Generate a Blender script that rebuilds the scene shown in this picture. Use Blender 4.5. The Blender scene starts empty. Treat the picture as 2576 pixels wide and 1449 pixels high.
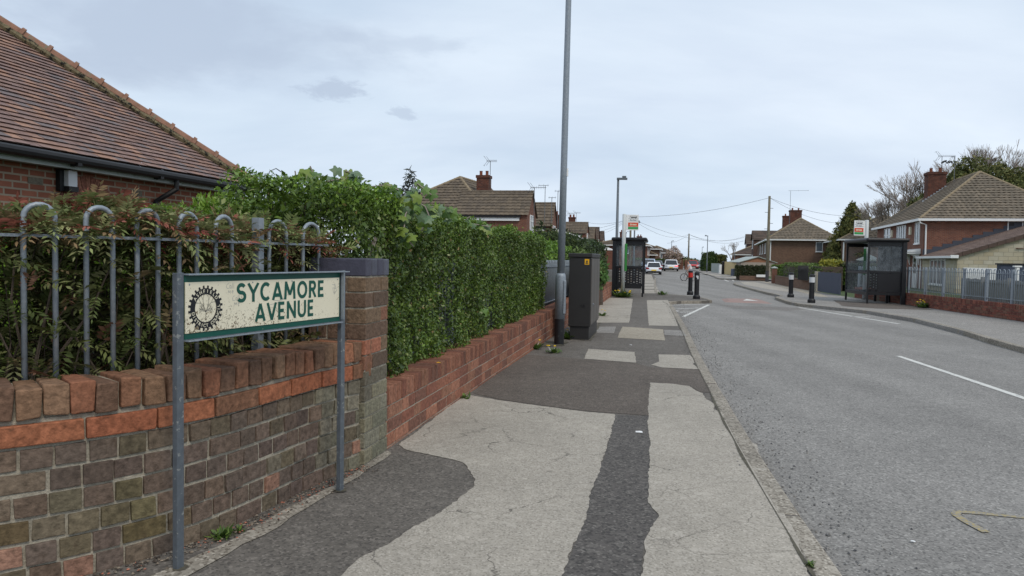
import bpy, bmesh, math, random
import numpy as np
from mathutils import Vector, Matrix, noise as mnoise
random.seed(7); rng = np.random.default_rng(7)
S = bpy.context.scene; COL = S.collection
R = math.radians

# ------------------------------------------------------------------ camera
PITCH, ROLL, FPX, CX, CY, EYE = 2.35, 1.0, 1874.0, 1288.0, 724.5, 1.45
cam_d = bpy.data.cameras.new('camera'); cam = bpy.data.objects.new('camera', cam_d); COL.objects.link(cam)
CM = Matrix.Rotation(R(90 - PITCH), 4, 'X') @ Matrix.Rotation(R(ROLL), 4, 'Z')
cam.matrix_world = Matrix.Translation((0, 0, EYE)) @ CM
cam_d.sensor_width = 36; cam_d.lens = 36 * FPX / 2576.0
cam_d.clip_start = 0.05; cam_d.clip_end = 6000
S.camera = cam

# ------------------------------------------------------------------ sky, sun, exposure (high thin overcast)
SUN_EL, SUN_AZ = R(48), R(150)          # azimuth clockwise from +Y
w = bpy.data.worlds.new('World'); S.world = w; w.use_nodes = True
nt = w.node_tree; nt.nodes.clear()
def N(nt, t, **k):
    n = nt.nodes.new(t)
    for a, v in k.items():
        if a.startswith('i_'): n.inputs[a[2:].replace('_', ' ')].default_value = v
        else: setattr(n, a, v)
    return n
L = nt.links.new
tc = N(nt, 'ShaderNodeTexCoord')
sky = N(nt, 'ShaderNodeTexSky', sky_type='NISHITA', sun_disc=False, sun_elevation=SUN_EL, sun_rotation=SUN_AZ)
bg1 = N(nt, 'ShaderNodeBackground', i_Strength=0.06); L(sky.outputs[0], bg1.inputs[0])
sep = N(nt, 'ShaderNodeSeparateXYZ'); L(tc.outputs['Generated'], sep.inputs[0])
# project the direction on a cloud ceiling, so that the cloud bands flatten towards the horizon
zc = N(nt, 'ShaderNodeMath', operation='ADD')
zc.inputs[1].default_value = 0.3; L(sep.outputs['Z'], zc.inputs[0])
dx = N(nt, 'ShaderNodeMath', operation='DIVIDE'); L(sep.outputs['X'], dx.inputs[0]); L(zc.outputs[0], dx.inputs[1])
dy = N(nt, 'ShaderNodeMath', operation='DIVIDE'); L(sep.outputs['Y'], dy.inputs[0]); L(zc.outputs[0], dy.inputs[1])
cmb = N(nt, 'ShaderNodeCombineXYZ'); L(dx.outputs[0], cmb.inputs[0]); L(dy.outputs[0], cmb.inputs[1])
def mapn(loc, sc, rot=(0, 0, 0)):
    m = N(nt, 'ShaderNodeMapping'); m.inputs['Location'].default_value = loc; m.inputs['Scale'].default_value = sc
    m.inputs['Rotation'].default_value = rot
    L(cmb.outputs[0], m.inputs[0]); return m
n1 = N(nt, 'ShaderNodeTexNoise', i_Scale=0.55, i_Detail=6.0, i_Roughness=0.5, i_Distortion=0.5)
L(mapn((3.1, 1.3, 0), (1.0, 1.6, 1), (0, 0, 0.5)).outputs[0], n1.inputs['Vector'])
n2 = N(nt, 'ShaderNodeTexNoise', i_Scale=2.1, i_Detail=7.0, i_Roughness=0.55, i_Distortion=0.3)
L(mapn((8.4, 2.2, 0), (0.6, 1.3, 1), (0, 0, 0.9)).outputs[0], n2.inputs['Vector'])
r1 = N(nt, 'ShaderNodeValToRGB'); r1.color_ramp.elements[0].position = 0.36; r1.color_ramp.elements[1].position = 0.62
r1.color_ramp.elements[0].color = (0.615, 0.73, 0.865, 1); r1.color_ramp.elements[1].color = (0.76, 0.85, 0.97, 1)
L(n1.outputs['Fac'], r1.inputs[0])
r2 = N(nt, 'ShaderNodeValToRGB'); r2.color_ramp.elements[0].position = 0.34; r2.color_ramp.elements[1].position = 0.68
r2.color_ramp.elements[0].color = (0.91, 0.92, 0.94, 1); r2.color_ramp.elements[1].color = (1.06, 1.05, 1.03, 1)
L(n2.outputs['Fac'], r2.inputs[0])
mul = N(nt, 'ShaderNodeMix', data_type='RGBA', blend_type='MULTIPLY'); mul.inputs['Factor'].default_value = 1
L(r1.outputs[0], mul.inputs['A']); L(r2.outputs[0], mul.inputs['B'])
# two darker grey cloud bodies: a long one on the left, a small ragged one in the middle
def blob(az, el, wa, we, amt, scale, seed, lo, hi):
    dirv = (math.sin(R(az)) * math.cos(R(el)), math.cos(R(az)) * math.cos(R(el)), math.sin(R(el)))
    sub = N(nt, 'ShaderNodeVectorMath', operation='SUBTRACT'); L(tc.outputs['Generated'], sub.inputs[0]); sub.inputs[1].default_value = dirv
    mp = N(nt, 'ShaderNodeMapping'); mp.inputs['Rotation'].default_value = (0, 0, R(az)); mp.inputs['Scale'].default_value = (1 / wa, 1 / wa, 1 / we)
    L(sub.outputs[0], mp.inputs[0])
    ln = N(nt, 'ShaderNodeVectorMath', operation='LENGTH'); L(mp.outputs[0], ln.inputs[0])
    nz = N(nt, 'ShaderNodeTexNoise', i_Scale=scale, i_Detail=5.0, i_Roughness=0.6, i_Distortion=0.2)
    mm = N(nt, 'ShaderNodeMapping'); mm.inputs['Location'].default_value = (seed, seed, 0); mm.inputs['Scale'].default_value = (1, 1, 2.4)
    L(tc.outputs['Generated'], mm.inputs[0]); L(mm.outputs[0], nz.inputs['Vector'])
    ad = N(nt, 'ShaderNodeMath', operation='MULTIPLY_ADD'); L(nz.outputs['Fac'], ad.inputs[0]); ad.inputs[1].default_value = -2.2; L(ln.outputs['Value'], ad.inputs[2])
    mr = N(nt, 'ShaderNodeMapRange', interpolation_type='SMOOTHSTEP'); L(ad.outputs[0], mr.inputs[0])
    mr.inputs[1].default_value = hi; mr.inputs[2].default_value = lo; mr.inputs[3].default_value = 0; mr.inputs[4].default_value = amt
    return mr
cur = mul
for args in ((-27, 14.8, 0.30, 0.07, 0.85, 5.0, 1.0, -0.9, 0.0), (-13.4, 12.0, 0.05, 0.017, 0.8, 34.0, 4.0, -0.7, -0.1), (-8.6, 10.6, 0.022, 0.010, 0.6, 50.0, 9.0, -0.7, -0.1), (-9.0, 15.5, 0.10, 0.02, 0.4, 12.0, 6.0, -0.8, -0.05)):
    b = blob(*args)
    mx = N(nt, 'ShaderNodeMix', data_type='RGBA'); L(b.outputs[0], mx.inputs['Factor']); L(cur.outputs['Result'], mx.inputs['A'])
    mx.inputs['B'].default_value = (0.48, 0.565, 0.70, 1); cur = mx
bg2 = N(nt, 'ShaderNodeBackground', i_Strength=1.12); L(cur.outputs['Result'], bg2.inputs[0])
ms = N(nt, 'ShaderNodeMixShader'); ms.inputs[0].default_value = 0.9; L(bg1.outputs[0], ms.inputs[1]); L(bg2.outputs[0], ms.inputs[2])
wo = N(nt, 'ShaderNodeOutputWorld'); L(ms.outputs[0], wo.inputs[0])
sun_d = bpy.data.lights.new('sun', 'SUN'); sun = bpy.data.objects.new('sun', sun_d); COL.objects.link(sun)
sun_d.energy = 1.5; sun_d.angle = R(16); sun_d.color = (1, 0.9, 0.76)
sdir = Vector((math.sin(SUN_AZ) * math.cos(SUN_EL), math.cos(SUN_AZ) * math.cos(SUN_EL), math.sin(SUN_EL)))
sun.rotation_euler = sdir.to_track_quat('Z', 'Y').to_euler()
S.view_settings.view_transform = 'Standard'; S.view_settings.look = 'None'
S.view_settings.exposure = 0.0; S.view_settings.gamma = 1.0
S.render.engine = 'CYCLES'

# ------------------------------------------------------------------ pixel helpers (2576 x 1449 view of the photograph)
_m = np.array(CM.to_3x3())
def ray(x, y):
    d = _m @ np.array([(x - CX) / FPX, -(y - CY) / FPX, -1.0]); return d / d[1]
def G(x, y, z=0.0):
    d = ray(x, y); t = (z - EYE) / d[2]; return (d[0] * t, d[1] * t)
def P(x, y, Y):
    d = ray(x, y) * Y; return Vector((d[0], d[1], d[2] + EYE))
def X(px, Y): return (px - CX) / FPX * Y
def lin(r, g, b, k=1.0):
    f = lambda c: ((c / 255 + 0.055) / 1.055) ** 2.4 if c > 10 else c / 255 / 12.92
    return (f(r) * k, f(g) * k, f(b) * k)

# ------------------------------------------------------------------ materials
def newmat(name):
    m = bpy.data.materials.new(name); m.use_nodes = True
    nt = m.node_tree; return m, nt, nt.nodes['Principled BSDF'], nt.links.new
def M(name, col=(.5, .5, .5), rough=.75, attr=False, ns=8.0, na=.18, bump=0., bs=60., metal=0., spec=.4, trans=0., stain=None, sat=1.):
    m, nt, b, L = newmat(name)
    tc = N(nt, 'ShaderNodeTexCoord')
    nz = N(nt, 'ShaderNodeTexNoise', i_Scale=ns, i_Detail=6.0, i_Roughness=0.6); L(tc.outputs['Object'], nz.inputs['Vector'])
    mr = N(nt, 'ShaderNodeMapRange'); L(nz.outputs['Fac'], mr.inputs[0])
    mr.inputs[1].default_value = .25; mr.inputs[2].default_value = .75; mr.inputs[3].default_value = 1 - na; mr.inputs[4].default_value = 1 + na
    mx = N(nt, 'ShaderNodeMix', data_type='RGBA', blend_type='MULTIPLY'); mx.inputs['Factor'].default_value = 1
    L(mr.outputs[0], mx.inputs['B'])
    if attr:
        a = N(nt, 'ShaderNodeAttribute', attribute_name='col'); L(a.outputs['Color'], mx.inputs['A'])
    else: mx.inputs['A'].default_value = (*col, 1)
    out = mx.outputs['Result']
    if sat != 1:
        hs = N(nt, 'ShaderNodeHueSaturation', i_Saturation=sat); L(out, hs.inputs['Color']); out = hs.outputs[0]
    if stain:                                   # (colour, scale, threshold, softness)
        sc, ss, th, so = stain
        n2 = N(nt, 'ShaderNodeTexNoise', i_Scale=ss, i_Detail=7.0, i_Roughness=0.65); L(tc.outputs['Object'], n2.inputs['Vector'])
        m2 = N(nt, 'ShaderNodeMapRange'); L(n2.outputs['Fac'], m2.inputs[0]); m2.inputs[1].default_value = th; m2.inputs[2].default_value = th + so
        mz = N(nt, 'ShaderNodeMix', data_type='RGBA'); L(m2.outputs[0], mz.inputs['Factor']); L(out, mz.inputs['A']); mz.inputs['B'].default_value = (*sc, 1)
        out = mz.outputs['Result']
    L(out, b.inputs['Base Color'])
    b.inputs['Roughness'].default_value = rough; b.inputs['Metallic'].default_value = metal; b.inputs['Specular IOR Level'].default_value = spec
    if bump:
        n3 = N(nt, 'ShaderNodeTexNoise', i_Scale=bs, i_Detail=5.0, i_Roughness=0.6); L(tc.outputs['Object'], n3.inputs['Vector'])
        bp = N(nt, 'ShaderNodeBump', i_Strength=bump, i_Distance=0.01); L(n3.outputs['Fac'], bp.inputs['Height']); L(bp.outputs[0], b.inputs['Normal'])
    if trans:
        o = nt.nodes['Material Output']; tr = N(nt, 'ShaderNodeBsdfTranslucent'); L(out, tr.inputs[0])
        s = N(nt, 'ShaderNodeMixShader'); s.inputs[0].default_value = trans; L(b.outputs[0], s.inputs[1]); L(tr.outputs[0], s.inputs[2]); L(s.outputs[0], o.inputs[0])
    return m
def brickmat(name, c1, c2, mortar, bw=.2, rh=.068, ms=.011, rough=.9, dirt=.25, swap=False, offset=.5):
    m, nt, b, L = newmat(name)
    tc = N(nt, 'ShaderNodeTexCoord'); sp = N(nt, 'ShaderNodeSeparateXYZ'); L(tc.outputs['Object'], sp.inputs[0])
    ad = N(nt, 'ShaderNodeMath', operation='ADD'); L(sp.outputs['X'], ad.inputs[0]); L(sp.outputs['Y'], ad.inputs[1])
    cb = N(nt, 'ShaderNodeCombineXYZ'); L(ad.outputs[0], cb.inputs[0]); L(sp.outputs['Z'], cb.inputs[1])
    br = N(nt, 'ShaderNodeTexBrick', offset=offset)
    L(cb.outputs[0], br.inputs['Vector']); br.inputs['Scale'].default_value = 1
    br.inputs['Brick Width'].default_value = bw; br.inputs['Row Height'].default_value = rh; br.inputs['Mortar Size'].default_value = ms
    br.inputs['Color1'].default_value = (*c1, 1); br.inputs['Color2'].default_value = (*c2, 1); br.inputs['Mortar'].default_value = (*mortar, 1)
    br.inputs['Mortar Smooth'].default_value = .1
    nz = N(nt, 'ShaderNodeTexNoise', i_Scale=1.3, i_Detail=8.0, i_Roughness=0.7); L(tc.outputs['Object'], nz.inputs['Vector'])
    mr = N(nt, 'ShaderNodeMapRange'); L(nz.outputs['Fac'], mr.inputs[0]); mr.inputs[1].default_value = .3; mr.inputs[2].default_value = .7
    mr.inputs[3].default_value = 1 - dirt; mr.inputs[4].default_value = 1 + dirt
    mx = N(nt, 'ShaderNodeMix', data_type='RGBA', blend_type='MULTIPLY'); mx.inputs['Factor'].default_value = 1
    L(br.outputs['Color'], mx.inputs['A']); L(mr.outputs[0], mx.inputs['B']); L(mx.outputs['Result'], b.inputs['Base Color'])
    b.inputs['Roughness'].default_value = rough; b.inputs['Specular IOR Level'].default_value = .2
    bp = N(nt, 'ShaderNodeBump', i_Strength=.6, i_Distance=0.01, invert=True); L(br.outputs['Fac'], bp.inputs['Height']); L(bp.outputs[0], b.inputs['Normal'])
    return m
def tarmat(name, base, speck_d, speck_l, crack=0., sc=1.0, patch=.25, warm=None, streak=0.):
    """bound stone surface: aggregate specks, broad wear, optional hairline cracks"""
    m, nt, b, L = newmat(name)
    tc = N(nt, 'ShaderNodeTexCoord')
    def noise(s, d=4., r=.6):
        n = N(nt, 'ShaderNodeTexNoise', i_Scale=s, i_Detail=d, i_Roughness=r); L(tc.outputs['Object'], n.inputs['Vector']); return n
    def mrange(src, a, bb, c=0., d=1.):
        q = N(nt, 'ShaderNodeMapRange'); L(src, q.inputs[0])
        for i, v in enumerate((a, bb, c, d)): q.inputs[i + 1].default_value = v
        return q.outputs[0]
    def mix(f, a, bcol, blend='MIX'):
        q = N(nt, 'ShaderNodeMix', data_type='RGBA', blend_type=blend)
        if isinstance(f, float): q.inputs['Factor'].default_value = f
        else: L(f, q.inputs['Factor'])
        L(a, q.inputs['A'])
        if isinstance(bcol, tuple): q.inputs['B'].default_value = (*bcol, 1)
        else: L(bcol, q.inputs['B'])
        return q.outputs['Result']
    rgb = N(nt, 'ShaderNodeRGB'); rgb.outputs[0].default_value = (*base, 1)
    v = N(nt, 'ShaderNodeTexVoronoi', i_Scale=95. * sc); L(tc.outputs['Object'], v.inputs['Vector'])
    vs = N(nt, 'ShaderNodeSeparateColor'); L(v.outputs['Color'], vs.inputs[0])
    c = mix(mrange(vs.outputs[0], .72, .95), rgb.outputs[0], speck_l)
    c = mix(mrange(vs.outputs[1], .62, .9), c, speck_d)
    v3 = N(nt, 'ShaderNodeTexVoronoi', i_Scale=26.); L(tc.outputs['Object'], v3.inputs['Vector'])
    v3s = N(nt, 'ShaderNodeSeparateColor'); L(v3.outputs['Color'], v3s.inputs[0])
    c = mix(mrange(v3s.outputs[2], .93, .97, 0, .5), c, speck_l)
    c = mix(1.0, c, mrange(noise(0.9, 8., .65).outputs['Fac'], .3, .7, 1 - patch, 1 + patch), 'MULTIPLY')
    c = mix(1.0, c, mrange(noise(7., 6., .7).outputs['Fac'], .3, .7, 1 - patch * .6, 1 + patch * .6), 'MULTIPLY')
    if streak:
        mp = N(nt, 'ShaderNodeMapping'); mp.inputs['Rotation'].default_value = (0, 0, R(11)); mp.inputs['Scale'].default_value = (1.1, .045, 1); L(tc.outputs['Object'], mp.inputs[0])
        ns_ = N(nt, 'ShaderNodeTexNoise', i_Scale=1.0, i_Detail=3.0, i_Roughness=.5); L(mp.outputs[0], ns_.inputs['Vector']); c = mix(1.0, c, mrange(ns_.outputs['Fac'], .35, .65, 1 - streak, 1 + streak), 'MULTIPLY')
    if warm: c = mix(mrange(noise(.6, 5., .6).outputs['Fac'], .5, .66, 0, .8), c, warm)
    vg = N(nt, 'ShaderNodeTexVoronoi', i_Scale=3.1); L(tc.outputs['Object'], vg.inputs['Vector']); vgs = N(nt, 'ShaderNodeSeparateColor'); L(vg.outputs['Color'], vgs.inputs[0])
    for ch, th, colr in ((0, .72, tuple(x * .55 for x in base)), (1, .8, tuple(min(1, x * 1.35) for x in base))):
        gm2 = N(nt, 'ShaderNodeMath', operation='MULTIPLY'); L(mrange(vg.outputs['Distance'], .075, .055, 0, .75), gm2.inputs[0]); L(mrange(vgs.outputs[ch], th, th + .01), gm2.inputs[1]); c = mix(gm2.outputs[0], c, colr)
    h = mrange(noise(110. * sc, 3.).outputs['Fac'], 0, 1)
    if crack:
        dn = noise(2.2, 5., .7); av = N(nt, 'ShaderNodeMix', data_type='RGBA'); av.inputs['Factor'].default_value = .22
        L(tc.outputs['Object'], av.inputs['A']); L(dn.outputs['Color'], av.inputs['B'])
        ve = N(nt, 'ShaderNodeTexVoronoi', feature='DISTANCE_TO_EDGE', i_Scale=2.3); L(av.outputs['Result'], ve.inputs['Vector'])
        g = mrange(ve.outputs['Distance'], .012, .001, 0, 1)
        gm = N(nt, 'ShaderNodeMath', operation='MULTIPLY'); L(g, gm.inputs[0]); L(mrange(noise(1.1, 3.).outputs['Fac'], .46, .58, 0, crack), gm.inputs[1])
        c = mix(gm.outputs[0], c, tuple(x * .35 for x in base))
    L(c, b.inputs['Base Color']); b.inputs['Roughness'].default_value = .9; b.inputs['Specular IOR Level'].default_value = .25
    bp = N(nt, 'ShaderNodeBump', i_Strength=.55, i_Distance=.006); L(h, bp.inputs['Height']); L(bp.outputs[0], b.inputs['Normal'])
    return m
def glassmat(name, col=(.05, .06, .07), rough=.05):
    m, nt, b, L = newmat(name); b.inputs['Base Color'].default_value = (*col, 1); b.inputs['Roughness'].default_value = rough
    b.inputs['Specular IOR Level'].default_value = .7; return m
def clearmat(name, haze=.2, tint=(.8, .86, .88), hcol=(.5, .53, .56)):
    m, nt, b, L = newmat(name)
    o = nt.nodes['Material Output']; t = N(nt, 'ShaderNodeBsdfTransparent'); t.inputs[0].default_value = (*tint, 1)
    tc = N(nt, 'ShaderNodeTexCoord'); nz = N(nt, 'ShaderNodeTexNoise', i_Scale=2.2, i_Detail=8.0, i_Roughness=.7, i_Distortion=1.5); L(tc.outputs['Object'], nz.inputs['Vector'])
    mr = N(nt, 'ShaderNodeMapRange'); L(nz.outputs['Fac'], mr.inputs[0]); mr.inputs[1].default_value = .4; mr.inputs[2].default_value = .75; mr.inputs[3].default_value = haze * .5; mr.inputs[4].default_value = haze * 1.8
    b.inputs['Base Color'].default_value = (*hcol, 1); b.inputs['Roughness'].default_value = .25
    s = N(nt, 'ShaderNodeMixShader'); L(mr.outputs[0], s.inputs[0]); L(t.outputs[0], s.inputs[1]); L(b.outputs[0], s.inputs[2]); L(s.outputs[0], o.inputs[0]); return m

mt = {}
mt['road'] = tarmat('road asphalt', lin(134, 131, 127), lin(106, 104, 101), lin(160, 157, 152), sc=.85, patch=.10, streak=.09)
mt['road_dark'] = tarmat('darker road repair', lin(122, 117, 112), lin(96, 93, 90), lin(144, 140, 134), sc=.85, patch=.14)
mt['tar_dark'] = tarmat('dark pavement asphalt', lin(104, 99, 93), lin(84, 80, 76), lin(126, 120, 113), sc=.8, patch=.2)
mt['tar_strip'] = tarmat('fine trench asphalt', lin(90, 86, 83), lin(68, 66, 64), lin(116, 112, 107), sc=.8, patch=.1)
mt['tar_brown'] = tarmat('brownish asphalt patch', lin(98, 90, 83), lin(78, 72, 67), lin(120, 112, 104), sc=1, patch=.18)
mt['pave'] = tarmat('worn pale pavement', lin(164, 157, 146), lin(142, 136, 126), lin(182, 175, 164), crack=1., sc=1.1, patch=.12)
mt['pave_tan'] = tarmat('tan concrete', lin(158, 149, 134), lin(130, 122, 108), lin(180, 172, 158), sc=1, patch=.08)
mt['pave_far'] = tarmat('grey pavement', lin(140, 136, 131), lin(110, 107, 103), lin(165, 160, 154), sc=.8, patch=.13)
mt['kerb'] = tarmat('concrete kerb', lin(142, 135, 124), lin(105, 98, 88), lin(175, 168, 156), sc=.8, patch=.22)
mt['white_paint'] = M('road paint', lin(205, 204, 198), .8, ns=25, na=.12, stain=(lin(150, 150, 149), 16, .56, .12))
mt['yellow_paint'] = M('yellow spray paint', lin(168, 152, 106), .8, ns=30, na=.2, stain=(lin(134, 131, 127), 60, .41, .14))
mt['red_cushion'] = M('red surfacing', lin(150, 127, 120), .9, ns=9, na=.12, bump=.3)
mt['grass'] = M('rough grass', (.06, .09, .03), .95, ns=3, na=.4, bump=.8, bs=30)
mt['soil'] = M('bare soil', (.09, .07, .05), .95, ns=6, na=.35, bump=.8, bs=30)
mt['brick_near'] = M('weathered brick', attr=True, sat=.9, rough=.92, ns=34, na=.5, bump=1., bs=42, spec=.2, stain=(lin(78, 64, 52), 15, .58, .2))
mt['brick_blue'] = M('blue engineering brick', attr=True, rough=.6, ns=20, na=.2, bump=.3, bs=60)
mt['mortar'] = M('old mortar', lin(164, 157, 142), .95, ns=30, na=.3, bump=.9, bs=90)
mt['mortar_dark'] = M('dark mortar', lin(112, 104, 90), .95, ns=30, na=.35, bump=.9, bs=90)
mt['galv'] = M('galvanised steel', lin(136, 145, 154), .48, ns=26, na=.16, metal=.25, bump=.1, bs=50, spec=.5, stain=(lin(150, 156, 162), 38, .56, .05))
mt['galv_dark'] = M('weathered galvanised steel', lin(94, 101, 108), .5, ns=24, na=.2, metal=.2, bump=.1, bs=50, stain=(lin(140, 143, 142), 34, .6, .04))
mt['leaf'] = M('leaves', attr=True, rough=.42, ns=3, na=.12, spec=.45, trans=.22)
mt['leaf_dull'] = M('matt leaves', attr=True, rough=.7, ns=3, na=.15, spec=.2, trans=.2)
mt['bark'] = M('bark', (.075, .058, .045), .9, ns=20, na=.35, bump=.6)
mt['bark_grey'] = M('grey bark', lin(142, 132, 124), .9, ns=20, na=.2)
mt['tile'] = M('clay roof tiles', attr=True, rough=.85, ns=14, na=.22, bump=.35, bs=50, spec=.25)
mt['concrete_tile'] = M('concrete roof tiles', attr=True, rough=.95, ns=5, na=.25, bump=.3, bs=30, spec=.15)
mt['white'] = M('white upvc', lin(226, 227, 226), .4, ns=3, na=.04)
mt['fascia'] = M('dull white paint', lin(158, 165, 160), .6, ns=6, na=.12)
mt['black'] = M('black plastic', (.010, .010, .011), .55, ns=6, na=.1)
mt['black_paint'] = M('black paint', (.011, .011, .013), .45, ns=6, na=.15)
mt['black_base'] = M('chipped black paint', (.012, .012, .014), .4, ns=6, na=.15, stain=(lin(110, 108, 104), 14, .64, .02))
mt['glass'] = glassmat('window glass', (.13, .15, .17))
mt['glass_dark'] = glassmat('dark window glass', (.03, .034, .04))
mt['clear'] = clearmat('scratched shelter glass', .09, (.9, .93, .94))
mt['clear_dark'] = clearmat('dull shelter glass', .42, (.42, .46, .5), (.055, .065, .08))
mt['brick_house'] = brickmat('red house brick', lin(134, 84, 66), lin(110, 66, 54), lin(116, 102, 92), dirt=.18)
mt['brick_bung'] = brickmat('bungalow brick', lin(150, 96, 76), lin(122, 74, 58), lin(150, 136, 118), bw=.215, rh=.078, ms=.011, dirt=.22)
mt['brick_brown'] = brickmat('brown house brick', lin(124, 94, 78), lin(100, 74, 62), lin(108, 96, 84), dirt=.12)
mt['brick_dark'] = brickmat('dark house brick', lin(98, 70, 60), lin(78, 56, 50), lin(90, 80, 72), dirt=.15)
mt['block'] = brickmat('cream concrete block', lin(184, 178, 160), lin(174, 162, 136), lin(150, 144, 128), bw=.44, rh=.215, ms=.012, dirt=.12)
mt['chimney'] = brickmat('sooty chimney brick', lin(112, 66, 52), lin(80, 46, 40), lin(84, 74, 66), dirt=.4)
mt['timber'] = M('grey timber', lin(128, 128, 126), .85, ns=12, na=.15)
mt['pale_timber'] = M('new pale timber', lin(196, 176, 132), .8, ns=10, na=.12)
mt['navy'] = M('dark blue painted boards', lin(58, 66, 84), .6, ns=10, na=.12)
mt['pebbledash'] = M('pebbledash', lin(160, 148, 138), .95, ns=40, na=.15, bump=.5)
mt['pole_wood'] = M('telegraph pole wood', lin(112, 106, 90), .9, ns=9, na=.25)
mt['wire'] = M('cable', (.05, .05, .055), .7)
mt['cabinet'] = M('dark grey cabinet paint', lin(43, 42, 42), .5, ns=2.5, na=.08, bump=.05, bs=200)
mt['cabinet2'] = M('grey brown cabinet paint', lin(88, 84, 80), .5, ns=2.5, na=.08)
mt['yellow_lbl'] = M('yellow warning label', lin(228, 172, 20), .5, na=.05)
mt['bus_pole'] = M('pale bus stop pole', lin(188, 192, 192), .4, ns=6, na=.06)
mt['orange'] = M('orange vinyl', lin(205, 78, 44), .5, na=.05)
mt['green_v'] = M('green vinyl', lin(60, 150, 84), .5, na=.05)
mt['green_case'] = M('bright green case', lin(44, 122, 50), .45, na=.06)
mt['ink'] = M('dark ink', lin(52, 54, 58), .6, na=.05)
mt['greyink'] = M('grey ink', lin(120, 130, 138), .6, na=.05)
mt['band_w'] = M('white reflective band', lin(196, 198, 200), .5, ns=8, na=.06)
mt['band_r'] = M('red reflective band', lin(190, 48, 40), .5, ns=8, na=.1)
mt['terracotta'] = M('terracotta ridge', lin(138, 102, 84), .85, ns=12, na=.25, bump=.4, stain=(lin(120, 118, 100), 9, .56, .1))
mt['ridge_grey'] = M('lichened ridge tile', lin(136, 122, 100), .95, ns=8, na=.25, bump=.4)
mt['bedding'] = M('mossy mortar bedding', lin(112, 102, 78), .95, ns=22, na=.5, bump=.8, stain=((.02, .02, .015), 14, .5, .08))
mt['lead'] = M('lead flashing', lin(150, 156, 162), .5, ns=8, na=.1)
mt['lead_dark'] = M('dark lead flashing', lin(66, 70, 80), .5, ns=8, na=.1)
mt['pot'] = M('chimney pot clay', lin(120, 70, 52), .85)
mt['alu'] = M('aerial aluminium', lin(112, 116, 120), .5, metal=.3)
mt['cream'] = M('cream sign plastic', lin(226, 220, 196), .5, ns=2, na=.03)
mt['sign_green'] = M('dark green sign paint', lin(8, 78, 66), .45, ns=12, na=.1, stain=(lin(176, 170, 148), 30, .67, .02))
mt['emblem'] = M('black emblem print', lin(20, 22, 28), .5, ns=12, na=.08)
mt['rubber'] = M('tyre', (.015, .015, .016), .8)
mt['skin'] = M('skin', lin(198, 150, 128), .6, na=.04)
mt['hair'] = M('dark hair', (.03, .022, .018), .8)
mt['cloth_w'] = M('white cloth', lin(222, 218, 218), .9, na=.05)
mt['cloth_g'] = M('pale grey cloth', lin(190, 194, 204), .9, na=.05)
mt['litter'] = M('white paper', lin(225, 226, 226), .7, na=.05)
mt['dandelion'] = M('dandelion yellow', lin(245, 205, 20), .7, na=.1)

# sign face: cream plastic with picked-off flakes and grime gathered low on its left
def signface():
    m, nt, b, L = newmat('scratched cream sign face'); tc = N(nt, 'ShaderNodeTexCoord')
    sp = N(nt, 'ShaderNodeSeparateXYZ'); L(tc.outputs['Object'], sp.inputs[0])
    mp = N(nt, 'ShaderNodeMapping'); mp.inputs['Scale'].default_value = (1, 1, 1); L(tc.outputs['Object'], mp.inputs[0])
    nz = N(nt, 'ShaderNodeTexNoise', i_Scale=62., i_Detail=4., i_Roughness=.75, i_Distortion=1.2); L(mp.outputs[0], nz.inputs['Vector'])
    # weight from position on the plate: local x 0..1.2, z 0..0.3
    wz = N(nt, 'ShaderNodeMapRange'); L(sp.outputs['Z'], wz.inputs[0]); wz.inputs[1].default_value = .19; wz.inputs[2].default_value = .0; wz.inputs[3].default_value = 0; wz.inputs[4].default_value = .15
    wx = N(nt, 'ShaderNodeMapRange'); L(sp.outputs['X'], wx.inputs[0]); wx.inputs[1].default_value = 1.1; wx.inputs[2].default_value = .05; wx.inputs[3].default_value = .25; wx.inputs[4].default_value = 1
    ww = N(nt, 'ShaderNodeMath', operation='MULTIPLY'); L(wz.outputs[0], ww.inputs[0]); L(wx.outputs[0], ww.inputs[1])
    ad = N(nt, 'ShaderNodeMath', operation='ADD'); L(nz.outputs['Fac'], ad.inputs[0]); L(ww.outputs[0], ad.inputs[1])
    mr = N(nt, 'ShaderNodeMapRange'); L(ad.outputs[0], mr.inputs[0]); mr.inputs[1].default_value = .645; mr.inputs[2].default_value = .68
    n2 = N(nt, 'ShaderNodeTexNoise', i_Scale=4., i_Detail=4.); L(tc.outputs['Object'], n2.inputs['Vector'])
    cr = N(nt, 'ShaderNodeValToRGB'); cr.color_ramp.elements[0].color = (*lin(216, 208, 182), 1); cr.color_ramp.elements[1].color = (*lin(232, 226, 204), 1)
    L(n2.outputs['Fac'], cr.inputs[0])
    mx = N(nt, 'ShaderNodeMix', data_type='RGBA'); L(mr.outputs[0], mx.inputs['Factor']); L(cr.outputs[0], mx.inputs['A']); mx.inputs['B'].default_value = (*lin(112, 98, 74), 1)
    L(mx.outputs['Result'], b.inputs['Base Color']); b.inputs['Roughness'].default_value = .5; return m
mt['signface'] = signface()

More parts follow.
